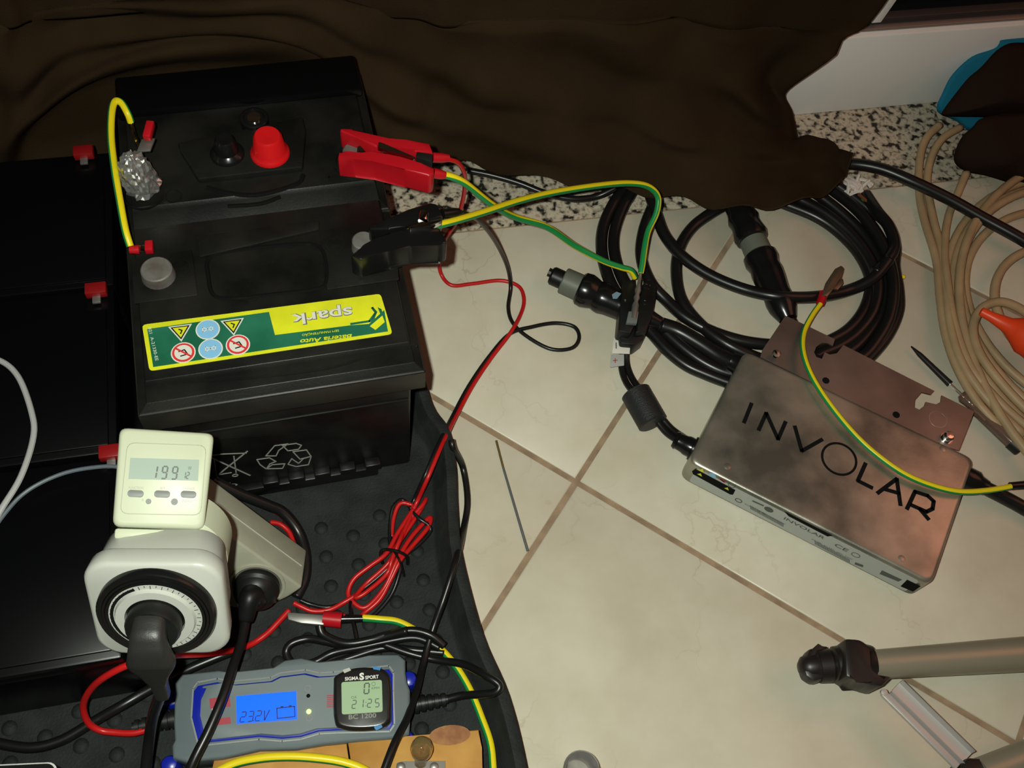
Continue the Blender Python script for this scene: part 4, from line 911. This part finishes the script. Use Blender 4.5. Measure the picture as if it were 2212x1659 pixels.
b = B(); S0, S1 = at(1918, 1484, .030), at(2078, 1642, .030); d = (S1-S0); dn = d.normalized(); sd = dn.cross(UP).normalized()
if (at(1950, 1460, .03)-S0).dot(sd) < 0: sd = -sd
b.box(S0-sd*.011, d, sd*.0055, UP*.004, bev=.0006); S2 = S0+dn*.004
import math as _m
cr = [(-.003, .006), (-.0045, .0005), (.0, -.001), (.006, -.001), (.0105, .001), (.0115, .006), (.0105, .0068), (.009, .002), (.003, .0005), (-.002, .0015)]
b.loft([[S2+sd*a_+UP*c_ for a_, c_ in cr], [S2+d*.97+sd*a_+UP*c_ for a_, c_ in cr]]); b.build('brace_strut', ALU, tri_)
b = B(); b.lathe(S0-sd*.008+UP*.002, UP, [(0, .0028), (.003, .0028), (.0035, .001)], 0, 14); b.build('strut_rivet', ALU, tri_)
b = B(); J2 = at(2100, 1660, .026); b.prism(px([(2068, 1662), (2090, 1636), (2134, 1638), (2160, 1660), (2140, 1700), (2080, 1700)], .036), (0, 0, -.024), bev=.003); b.build('hinge', TRIPB, tri_)
b = B(); A, D = at(2120, 1672, .028), at(2420, 1560, .030); b.lathe(A, D-A, [(0, .0125), ((D-A).length, .014)], 0, 28); b.build('leg_tube', TRIP, tri_)

# needle, glass cap
t = thing('drill_rod', 'thin grey metal rod with a brassy end lying on the tiles', 'rod', at(1105, 1070, 0))
A, M_, D = at(1072, 952, .0016), at(1087, 1010, .0016), at(1140, 1190, .0016)
b = B(); b.lathe(M_, D-M_, [(0, .0011), ((D-M_).length, .0013)], 0, 10); b.build('shank', mat('rod_grey', (.16, .17, .17), .4, metal=.5), t)
b = B(); b.lathe(A, M_-A, [(0, .0011), ((M_-A).length, .0011)], 0, 10); b.build('brass_end', BRASS, t)
b = B(); c = at(1250, 1668, .015); c.z = .0005; b.lathe(c, UP, [(0, .012), (.026, .0135), (.029, .0142), (.030, .0132), (.028, .0118), (.004, .0105), (.003, .0001)], 0, 28); tag(b.build('clear_cup', CLRG), 'small clear plastic cup at the bottom edge of the tiles', 'cup')

# ================================================================== POWER STRIP, METER, TIMER
az = math.radians(-9.74); tu = V((math.cos(az), math.sin(az), 0)); el = math.radians(27)
tn = V((math.sin(az), -math.cos(az), 0))*math.cos(el)+UP*math.sin(el); tv = tn.cross(tu)
if tv.z < 0: tv = -tv
TZ = .205
PT = Pl(at(335, 1318, TZ), tn)          # timer front face plane
TC = PT(341, 1318)
tim = thing('plug_timer', 'white square plug-in timer with black dial ring', 'timer', TC-tn*.03)
TW, TH_, TD = .0835, .081, .038
def rr3(c, w, h, r, off, n=7): return [p for p in rrect(c-tu*w/2-tv*h/2+tn*off, tu, tv, w, h, r, n)]
tc = TC-tv*.001
b = B(); b.loft([rr3(tc, TW-.012, TH_-.012, .015, -TD), rr3(tc, TW-.009, TH_-.009, .016, -TD+.002), rr3(tc, TW-.007, TH_-.007, .016, -.016), rr3(tc, TW-.0025, TH_-.0025, .0165, -.015), rr3(tc, TW-.001, TH_-.001, .0165, -.0135), rr3(tc, TW, TH_, .0165, -.003), rr3(tc, TW-.002, TH_-.002, .016, -.001), rr3(tc, TW-.006, TH_-.006, .015, 0)])
b.build('housing', WHITE, tim, ang=50)
b = B(); rd = .0363
b.lathe(TC, tn, [(-.001, rd), (.004, rd), (.0055, rd-.001), (.0055, rd-.0035), (.0045, rd-.004), (.006, rd-.004), (.006, rd-.0055), (.005, rd-.006), (.0065, rd-.0062), (.0065, rd-.0078), (.0045, rd-.0084), (.004, .0001)], 0, 64); b.build('dial_ring', BLKG, tim)
b = B(); ri = .0282
A = [disc(TC+tn*.0050, tu, tv, r_, 48) for r_ in (ri, )]
b.loft([disc(TC+tn*.004, tu, tv, ri, 48), disc(TC+tn*.0062, tu, tv, ri, 48), disc(TC+tn*.0062, tu, tv, ri-.0035, 48), disc(TC+tn*.0085, tu, tv, ri-.0045, 48), disc(TC+tn*.0085, tu, tv, .0182, 48), disc(TC-tn*.008, tu, tv, .0172, 48)], cap=False); b.build('socket_ring', WHITE, tim, ang=30)
b = B(); b.prism(disc(TC-tn*.0075+tn*.012, tu, tv, .0172, 40), -tn*.001); b.build('socket_floor', BLK, tim)
b = B()
for k in range(48):
    a_ = 2*PI*k/48; r0, r1 = (.0250, .0276) if k % 2 == 0 else (.0262, .0276)
    e = tu*math.cos(a_)+tv*math.sin(a_); stroke(b, TC+tn*.0064+e*r0, TC+tn*.0064+e*r1, .0004, tn, .0001)
for k in range(22):
    a_ = PI*.62+PI*.75*k/22; e = tu*math.cos(a_)+tv*math.sin(a_); e2 = tu*math.cos(a_+PI*.75/22)+tv*math.sin(a_+PI*.75/22)
    b.prism([TC+tn*.0064+e*.0272, TC+tn*.0064+e2*.0272, TC+tn*.0064+e2*.0252, TC+tn*.0064+e*.0252], tn*.0002)
b.build('dial_marks', INK, tim, sm=False)
# angled black plug in the timer
def angled_plug(C0, r, label, pts, rc, pl=1.0, name='angled_plug', head=True, w0=.020):
    t = thing(name, label, 'plug', C0, 'black mains plugs'); b = B()
    b.lathe(C0, tn, [(-.004, r), (.009, r), (.012, r*.93), (.013, .0001)], 0, 32); b.build('plug_disc', BLK, t)
    q = px(pts); h = []
    secs = [(.004, .003, .024, .024), (.012, .005, .020, .019), (.018, .003, .021, .016), (.022, -.004, .024, .014), (.022, -.014, .029, .013), (.021, -.018, .029, .012), (.018, -.030, .018, .011), (.015, -.042, .0105, .0105), (.012, -.058, .0092, .0092)]
    P_ = [C0+tn*a_+tv*c_ for a_, c_, _, _ in secs]
    b = B()
    for i, (p, (_, _, ww, hh)) in enumerate(zip(P_, secs)):
        T = (P_[min(i+1, len(P_)-1)]-P_[max(i-1, 0)]).normalized(); sx = tu; sy = T.cross(sx).normalized()
        h.append([p+sx*ww/2*math.copysign(abs(math.cos(a_))**.6, math.cos(a_))+sy*hh/2*math.copysign(abs(math.sin(a_))**.6, math.sin(a_)) for a_ in [2*PI*k/20 for k in range(20)]])
    q = [P_[-1]-tn*.0+tv*.004]+q
    hs = []
    for i in range(len(h)-1):
        for k in range(3): hs.append([h[i][m_].lerp(h[i+1][m_], k/3) for m_ in range(20)])
    hs.append(h[-1]); b.loft(hs); b.build('plug_body', mat('matt_black_plug', (.018, .018, .017), .42, bump=.12, bump_scale=900), t, ang=70)
    b = B(); b.tube(q, rc, seg=12, sub=8); b.build('cord', CABL, t, ang=180)
    return t
angled_plug(TC+tn*.006, .0168, 'black angled plug in the white timer', [(331, 1545, .105), (322, 1600, .07), (312, 1690, .05)], .0040)
# energy meter
mt = thing('energy_meter', 'cream plug-in energy meter with tilted display under the timer', 'energy meter', TC-tn*.06)
MC0 = TC+tv*.008
b = B(); b.lathe(MC0-tn*(TD+.030), tn, [(0, .030), (.003, .036), (.028, .037), (.030, .034)], 0, 48); b.build('plug_base', CREAM, mt)
# display unit plane: faces up towards the viewer
dc = at(350, 1040, .235); vdir = (CC-dc).normalized()
dq = [(258, 922), (463, 935), (441, 1143), (242, 1136)]
# tilt the unit's face: mostly horizontal, leaning towards the front
dn_ = (vdir*.94+V((0.0, .10, .12))).normalized(); PD = Pl(dc, dn_)
Dq = [PD(*p) for p in dq]; du = ((Dq[1]-Dq[0])+(Dq[2]-Dq[3])).normalized(); dv = (Dq[0]-Dq[3]); dv = (dv-du*dv.dot(du)).normalized()
def shr(Q, d): 
    R = []
    for i in range(4): R.append(Q[i]+((Q[i-1]-Q[i]).normalized()+(Q[(i+1) % 4]-Q[i]).normalized())*d)
    return R
def offs(Q, o_): return [p+dn_*o_ for p in Q]
b = B(); b.loft([offs(rq(shr(Dq, .003), .005), -.024), offs(rq(shr(Dq, .0), .005), -.020), offs(rq(shr(Dq, .0), .005), -.003), offs(rq(shr(Dq, .0008), .005), -.001), offs(rq(shr(Dq, .0025), .005), 0)]); b.build('display_housing', CREAM, mt, ang=50)
b = B(); b.box(PD(246, 1138, -.026), PD(440, 1143, -.026)-PD(246, 1138, -.026), -dv*.007, dn_*.020, bev=.002); b.build('hinge_block', CREAM, mt)
b = B(); o1, o2 = MC0-tn*(TD+.014)+tv*.006+tu*.006, dc-dn_*.040-dv*.012+du*.006; b.tube([o1, o1.lerp(o2, .5), o2], .012, seg=20); b.build('neck', CREAM, mt, ang=180)
def M3(x, y): return PD(150+x*.3436, 880+y*.3436, .0001)
b = B(); pan = rq([M3(365, 222), M3(860, 240), M3(826, 678), M3(318, 668)], .005)
polyline(b, pan, .0005, dn_, .0004, closed=True); b.build('panel_groove', mat('groove_shade', (.30, .31, .22), .5), mt, sm=False)
b = B(); b.prism([M3(383, 318), M3(815, 330), M3(808, 462), M3(371, 450)], dn_*.0006, 0); scr = b.build('lcd_screen', LCDW, mt, sm=False)
b = B(); o_ = M3(528, 446)+dn_*.0007; hh = (M3(528, 365)-M3(528, 446)).length; gw = (M3(690, 446)-M3(650, 446)).length
seg7(b, '199', o_-du*gw*.4, du, dv, hh*.95, gw*.75, gw*.85, dn_, st=.0010); seg7(b, '12', M3(712, 448)+dn_*.0007, du, dv, hh*.5, gw*.35, gw*.2, dn_, st=.0006)
b.build('lcd_digits', mat('lcd_ink', (.05, .06, .05), .4), scr, sm=False)
text('W', M3(745, 395)+dn_*.0007, M3(768, 395)+dn_*.0007, dn_, .0024, scr, MC['lcd_ink'], name='lcd_unit')
b = B()
for x, y in ((416, 543), (583, 546), (748, 548)):
    b = B(); b.prism(rrect(M3(x, y)-du*.0048-dv*.0022, du, dv, .0096, .0044, .0021), dn_*.0012, bev=.0003); b.build('button', BTN, mt)
for x, y, r in ((497, 592, .0017), (660, 594, .0021)):
    b = B(); b.prism(disc(M3(x, y), du, dv, r, 16), dn_*.0008); b.build('round_button', BTN, mt)
for s_, x0, x1, y in (('FUNCTION', 372, 465, 513), ('SET', 568, 600, 515), ('CHANGE', 712, 788, 518), ('ENERGY', 706, 776, 596), ('R', 455, 465, 590)):
    text(s_, M3(x0, y), M3(x1, y+2), dn_, .0016, mt, MC['groove_shade'], th=.0002)
# power strip
sa = (PT(648, 1191)-PT(454, 1043)); th = math.radians(47); sa = (tu*math.cos(th)-tv*math.sin(th)).normalized(); sp = tn.cross(sa)
if sp.z < 0: sp = -sp
strip = thing('power_strip', 'beige power strip leaning down to the right behind the timer', 'power strip', at(620, 1300, 0))
PSn = Pl(at(631, 1312, .014), tn)       # socket face plane of the strip
E1 = PSn(653, 1270); E0 = PSn(631, 1312)
SW, SDp, SL = .062, .044, .145
Ee = E1+sa*.0                           # lower right top corner of the face
b = B(); 
def sec(off, dep, w0=0, ex=0): 
    base = Ee+sa*(ex)
    return base
o_ = Ee-sp*SW                            # bottom corner at the end
poly = []
# face outline (long box with a rounded lower end)
poly = [Ee, Ee-sp*.016+sa*.0, Ee-sp*(SW-.024)-sa*.004, Ee-sp*(SW-.010)-sa*.014, Ee-sp*(SW-.002)-sa*.026, Ee-sp*SW-sa*.040, Ee-sp*SW-sa*SL, Ee-sa*SL]
b.prism(poly, -tn*SDp, bev=.0022); b.build('strip_body', BEIGE, strip, ang=50)
b = B(); stroke(b, Ee-tn*SDp*.5-sa*.004+sp*.0001, Ee-tn*SDp*.5-sa*SL*.8+sp*.0001, .0007, sp, .0004); b.build('seam', mat('seam_light', (.55, .54, .45), .5), strip)
SC = PSn(556, 1262)
b = B(); b.loft([disc(SC, sa, sp, .0225, 36), disc(SC+tn*.0012, sa, sp, .0222, 36), disc(SC+tn*.0012, sa, sp, .0200, 36), disc(SC-tn*.0002, sa, sp, .0196, 36)], cap=False); b.build('socket_rim', BEIGE, strip)
b = B(); b.prism(disc(SC+tn*.0002, sa, sp, .0194, 32), tn*.0003); b.build('socket_well', mat('socket_dark', (.10, .10, .08), .5), strip)
b = B(); b.box(SC+sa*.0185+tn*.0006-sp*.003, sa*.003, sp*.006, tn*.004, bev=.0005); b.build('earth_contact', CHR, strip)
t = thing('angled_plug', 'black plug in the lower socket of the beige power strip', 'plug', SC, 'black mains plugs')
b = B(); b.lathe(SC, tn, [(.0005, .0178), (.006, .0182), (.007, .0170), (.008, .0180), (.009, .0168), (.010, .0178), (.014, .0160), (.018, .011), (.019, .0001)], 0, 36); b.build('plug_disc', BLK, t)
b = B(); q0 = SC+tn*.014; q1 = at(540, 1290, .055); q2 = at(530, 1340, .045); b.tube([q0, q1, q2], .0085, seg=14, sub=5, rr=lambda t_: .011-.005*t_); b.build('plug_body', BLK, t, ang=180)
b = B(); b.tube(px([(531, 1335, .046), (520, 1390, .050), (500, 1450, .058), (480, 1510, .062), (450, 1580, .062), (420, 1640, .06), (400, 1690, .055)]), .0038, seg=12); b.build('cord', CABL, t, ang=180)

# cords in the tray
cable([(455, 1036, .06), (515, 1066, .045), (575, 1090, .03), (612, 1108, .02), (645, 1150, .010), (660, 1200, .008), (658, 1250, .008), (640, 1290, .008)], 'black cord curving behind the right end of the power strip', .0048)
b = B()
b.tube(px([(960, 1395, .02), (930, 1372, .024), (890, 1362, .024), (840, 1370, .022), (790, 1385, .018), (740, 1392, .016), (700, 1385, .014), (665, 1380, .012), (630, 1390, .012), (618, 1410, .010), (630, 1435, .010)]), .0034, seg=10)
b.tube(px([(950, 1400, .016), (900, 1378, .016), (840, 1385, .014), (780, 1398, .012), (720, 1410, .010), (680, 1430, .010), (640, 1440, .008)]), .0034, seg=10)
b.tube(px([(960, 1410, .010), (900, 1405, .009), (830, 1400, .009), (760, 1420, .009), (700, 1440, .009)]), .0034, seg=10)
b.tube(px([(690, 1350, .018), (700, 1372, .016), (750, 1390, .018), (820, 1378, .02), (880, 1362, .028)]), .0036, seg=10)
tag(b.build('folded_cord', CABL, ang=180), 'black cord folded in flat loops above the charger', 'cord')
cable([(975, 950, .034), (980, 970, .03), (1000, 1010, .005), (1010, 1080, .003), (1002, 1140, .006), (985, 1210, .033), (960, 1290, .030), (935, 1360, .020), (915, 1430, .018), (900, 1490, .03), (880, 1550, .045), (850, 1610, .058), (820, 1690, .06)], 'thin black cord dropping over the tray rim and past the charger', .0030)
cable([(820, 1388, .012), (880, 1410, .012), (940, 1425, .012), (1000, 1435, .022), (1050, 1460, .036), (1078, 1480, .038), (1070, 1496, .036), (1040, 1500, .03), (1000, 1502, .02), (960, 1512, .015)], 'black output cord of the charger looping at the tray rim', .0032)
cable([(-30, 1600, .02), (60, 1615, .02), (130, 1600, .02), (200, 1560, .022), (270, 1520, .026), (340, 1480, .022), (420, 1440, .016), (520, 1400, .014)], 'black cord crossing the tray at the lower left', .0040)

# ================================================================== CHARGER
ZC = .042
ch = thing('battery_charger', 'blue-grey battery charger with a lit blue display', 'charger', at(620, 1530, 0))
ol = [(376, 1475), (392, 1456), (470, 1447), (495, 1450), (590, 1440), (615, 1425), (650, 1420), (690, 1428), (770, 1420), (800, 1413), (862, 1413), (876, 1425), (876, 1452), (880, 1475), (886, 1490), (886, 1560), (884, 1585), (862, 1594), (780, 1600), (700, 1608), (640, 1618), (560, 1620), (480, 1638), (400, 1646), (372, 1638), (370, 1612), (376, 1600), (374, 1560), (376, 1500)]
P0 = [at(x, y, ZC) for x, y in ol]; cC = sum(P0, V())/len(P0)
def sc(P, k, dz): return [V((cC.x+(p.x-cC.x)*k, cC.y+(p.y-cC.y)*k*(1 if k == 1 else k), p.z+dz)) for p in P]
b = B(); b.loft([sc(P0, .97, -.036), sc(P0, 1.0, -.032), sc(P0, 1.0, -.004), sc(P0, .995, -.0015), sc(P0, .975, 0)]); b.build('body', CHG, ch, ang=50)
il = [(418, 1495), (428, 1482), (470, 1474), (500, 1480), (585, 1472), (605, 1462), (660, 1455), (690, 1462), (720, 1460), (840, 1446), (850, 1460), (850, 1500), (852, 1560), (842, 1575), (730, 1578), (690, 1580), (650, 1592), (610, 1596), (560, 1592), (450, 1604), (428, 1600), (414, 1545)]
P2 = [at(x, y, ZC) for x, y in il]
b = B(); b.loft([[p-UP*.001 for p in P2], [p+UP*.0008 for p in P2], [p.lerp(cC+UP*0, .035)+UP*.0014 for p in P2]]); b.build('blue_inlay', BLUP, ch, ang=40)
P3 = [p.lerp(cC, .06) for p in P2]
b = B(); b.loft([[p+UP*.0012 for p in P3], [p+UP*.0026 for p in P3], [p.lerp(cC, .02)+UP*.0032 for p in P3]]); b.build('face_plate', CHG2, ch, ang=40)
b = B(); polyline(b, [p+UP*.0006 for p in [at(x, y-7 if y < 1530 else y+6, ZC) for x, y in il]], .0012, UP, .0010, closed=True); b.build('rim_bead', mat('silver_bead', (.35, .37, .37), .25, metal=.5), ch)
zf = ZC+.0034
b = B(); b.prism(px([(510, 1504), (640, 1493), (642, 1554), (512, 1564)], zf), UP*.0004); scr = b.build('lcd_screen', LCDB, ch, sm=False)
LQ0, LQ1 = at(510, 1564, zf+.0005), at(642, 1554, zf+.0005); lU = (LQ1-LQ0).normalized(); lV = V((-lU.y, lU.x, 0))
b = B(); hD = .0072; o_ = at(518, 1560, zf+.0005); seg7(b, '23.2V', o_, lU, lV, hD, .0036, .0020, UP, st=.0007, slant=.15)
bq = [at(x, y, zf+.0005) for x, y in ((598, 1530), (636, 1526), (637, 1548), (599, 1552))]; polyline(b, bq, .0007, UP, .0002, closed=True)
stroke(b, at(606, 1527, zf+.0005), at(612, 1526.5, zf+.0005), .0009, UP, .0002); stroke(b, at(624, 1525, zf+.0005), at(630, 1524.5, zf+.0005), .0009, UP, .0002)
b.build('lcd_digits', mat('lcd_dark_blue', (.0, .004, .06), .4), scr, sm=False)
b = B(); b.prism(px([(422, 1494), (434, 1486), (446, 1487), (434, 1512), (432, 1545), (440, 1580), (452, 1596), (436, 1597), (420, 1545)], zf), UP*.0004, bev=.0001); b.build('blue_bracket', BLUP, ch)
for Lp in ([(452, 1509), (496, 1504), (498, 1526), (454, 1531)], [(455, 1554), (497, 1549), (499, 1563), (458, 1568)]):
    b = B(); b.prism(px(Lp, zf), UP*.0003); b.build('red_patch', PINK, ch, sm=False)
b = B()
for k in range(7): stroke(b, at(706, 1503+k*4, zf), at(722, 1502+k*4, zf), .0008, UP, .0003)
tag(b.build('striped_print', PINK, ch, sm=False), kind=None)
text('MT', at(458, 1541, zf), at(484, 1538, zf), UP, .0034, ch, PRW, bold=.02)
b = B(); b.dome(at(667, 1537, zf), .0018, .0012, 0); b.build('green_led', LEDG, ch)
b = B(); b.dome(at(666, 1503, zf), .0015, .0008, 0); b.build('dark_led', INK, ch)
b = B(); ring(b, at(668, 1551, zf), V((1, 0, 0)), V((0, 1, 0)), .0022, .0005, UP, .0002); stroke(b, at(668, 1545, zf), at(668, 1551, zf), .0005, UP, .0002); ring(b, at(665, 1487, zf), V((1, 0, 0)), V((0, 1, 0)), .0022, .0005, UP, .0002); b.build('symbol', PRG, ch, sm=False)
b = B()
for x, y in ((366, 1505), (883, 1463), (362, 1648), (876, 1592)):
    b = B(); c = at(x, y, .03); c.z = .006; b.lathe(c, UP, [(0, .0068), (.016, .0068), (.019, .0055), (.020, .003), (.020, .0001)], 0, 20); b.build('blue_foot', BLUP, ch)
def sleeve(x0, y0, x1, y1, z):
    A, D = at(x0, y0, z), at(x1, y1, z); d = D-A; L_ = d.length; pr = []
    for k in range(6): pr += [(L_*k/6, .0078-.0005*k), (L_*(k+.55)/6, .0078-.0005*k), (L_*(k+.6)/6, .0062-.0005*k), (L_*(k+.95)/6, .0062-.0005*k)]
    b = B(); b.lathe(A, d, pr, 0, 16); b.build('strain_relief', BLK, ch)
sleeve(380, 1552, 285, 1572, .022); sleeve(880, 1525, 968, 1510, .02)
# bike computer lying on the charger
bc = thing('bike_computer', 'small black bike computer with green-grey display on the charger', 'bike computer', at(785, 1510, ZC))
zb2 = ZC+.012
def G(x, y, z): return at(700+x*.10852, 1420+y*.10852, z)
go = [(185, 520), (200, 380), (330, 290), (560, 210), (760, 185), (1000, 190), (1180, 220), (1290, 330), (1320, 460), (1345, 700), (1335, 1100), (1320, 1280), (1180, 1400), (900, 1450), (600, 1455), (400, 1430), (250, 1370), (200, 1230), (180, 1000)]
GP = smooth([G(x, y, zb2) for x, y in go], 3, True)[:-1]; gc = sum(GP, V())/len(GP)
b = B(); b.loft([[p.lerp(gc, .08)-UP*.0075 for p in GP], [p.lerp(gc, .0)-UP*.0035 for p in GP], [p.lerp(gc, .02)-UP*.001 for p in GP], [p.lerp(gc, .08)+UP*.0004 for p in GP], [p.lerp(gc, .13)+UP*.0006 for p in GP]]); b.build('case', mat('glossy_case', (.012, .011, .010), .25), bc, ang=60)
b = B(); b.prism(rq([G(345, 495, zb2+.0006), G(1150, 448, zb2+.0006), G(1168, 1085, zb2+.0006), G(355, 1140, zb2+.0006)], .0018), UP*.0003); scr = b.build('lcd_screen', LCDG, bc, sm=False)
gU = (G(1168, 1085, zb2)-G(355, 1140, zb2)).normalized(); gV = V((-gU.y, gU.x, 0)); k_ = (G(1168, 1085, zb2)-G(355, 1140, zb2)).length/815
b = B(); zt = zb2+.001
seg7(b, '0', G(795, 725, zt), gU, gV, 205*k_*1.0, 95*k_, 0, UP, st=24*k_)
seg7(b, '2', G(555, 1020, zt), gU, gV, 160*k_, 75*k_, 0, UP, st=17*k_); seg7(b, '1', G(700, 1003, zt), gU, gV, 160*k_, 75*k_, 0, UP, st=17*k_)
for yy in (890, 960): stroke(b, G(832, yy, zt), G(838, yy+14, zt), 14*k_, UP, .0002)
seg7(b, '2', G(862, 998, zt), gU, gV, 160*k_, 75*k_, 0, UP, st=17*k_); seg7(b, '5', G(1015, 990, zt), gU, gV, 160*k_, 75*k_, 0, UP, st=17*k_)
ring(b, G(985, 530, zt), gU, gV, 36*k_, 6*k_, UP, .0002); b.build('lcd_digits', MC['lcd_ink'], scr, sm=False)
text('KMH', G(950, 640, zt), G(1100, 628, zt), UP, 48*k_, scr, MC['lcd_ink'], name='lcd_unit'); text('CLK', G(540, 822, zt), G(655, 812, zt), UP, 46*k_, scr, MC['lcd_ink'], name='lcd_unit')
text('SIGMA', G(415, 465, zt), G(690, 445, zt), UP, 68*k_, bc, PRW, bold=.03); text('SPORT', G(820, 440, zt), G(1090, 415, zt), UP, 68*k_, bc, PRW, bold=.03); text('S', G(705, 448, zt), G(800, 440, zt), UP, 130*k_, bc, PRW, bold=.05)
text('BC 1200', G(490, 1235, zt), G(1040, 1195, zt), UP, 85*k_, bc, PRG, bold=.02)
for (q, m_) in (([(370, 255), (505, 208), (540, 262), (405, 320)], WHITE), ([(975, 210), (1000, 182), (1135, 205), (1110, 262), (980, 240)], BLUT), ([(995, 1375), (1145, 1345), (1165, 1390), (1050, 1460), (1010, 1425)], BLUT)):
    b = B(); b.prism([G(x, y, zb2+.0008) for x, y in q], UP*.0008); b.build('tape_scrap', m_, bc, sm=False)

# ================================================================== WOODEN BOARD WITH LAMP
def board(pxs, z, label):
    t = thing('wooden_board', label, 'board', at(pxs[0][0], pxs[0][1], .005)); b = B(); b.prism([at(x, y, z) for x, y in pxs], (0, 0, -.018), bev=.0008); b.build('plank', WOOD, t, ang=40)
    return t
board([(466, 1622), (748, 1601), (762, 1700), (450, 1700)], .034, 'raw wooden board in front of the charger, left piece')
bd = board([(751, 1600), (884, 1590), (1034, 1576), (1041, 1615), (1044, 1700), (766, 1700)], .037, 'raw wooden board with a bulb holder, right piece')
KN = mat('wood_knot', (.26, .09, .02), .6)
b = B(); b.prism(disc(at(972, 1588, .0372), V((.98, -.1, 0)), V((.1, .98, 0)), .016, 24, .0075), UP*.0002); b.build('knot', mat('wood_knot_soft', (.20, .065, .012), .6, noise_scale=90, c2=(.34, .15, .035)), bd, sm=False)
t = thing('bulb_holder', 'small bulb in a metal plate holder on the wooden board', 'bulb holder', at(912, 1640, .037))
b = B(); b.prism(px([(857, 1648), (870, 1645), (962, 1644), (962, 1700), (850, 1700)], .0385), UP*.001, bev=.0003); b.build('base_plate', mat('grey_plate', (.20, .19, .17), .5), t)
b = B(); c = at(911, 1612, .062); b.lathe(at(908, 1648, .042), c-at(908, 1648, .042), [(0, .0045), (.008, .0045), (.010, .0055), (.014, .0078), (.019, .0085), (.024, .0072), (.027, .004), (.0278, .0001)], 0, 24); b.build('glass_bulb', mat('amber_glass', (.55, .42, .2), .05, trans=.85, ior=1.45), t)
b = B(); b.tube([at(910, 1622, .058), at(911, 1614, .063), at(914, 1618, .060)], .0009, seg=6); b.build('filament', mat('copper', (.7, .3, .1), .3, metal=1.0), t)
b = B(); b.box(at(905, 1655, .044), (.005, .0, 0), (0, .009, .004), (0, 0, .002), bev=.0005); b.build('holder_clip', CHR, t)
b = B()
for x in (866, 938):
    b = B(); b.lathe(at(x, 1657, .0395), UP, [(0, .0035), (.001, .0035), (.0018, .0022), (.002, .0001)], 0, 14); b.build('screw', DMET, t)
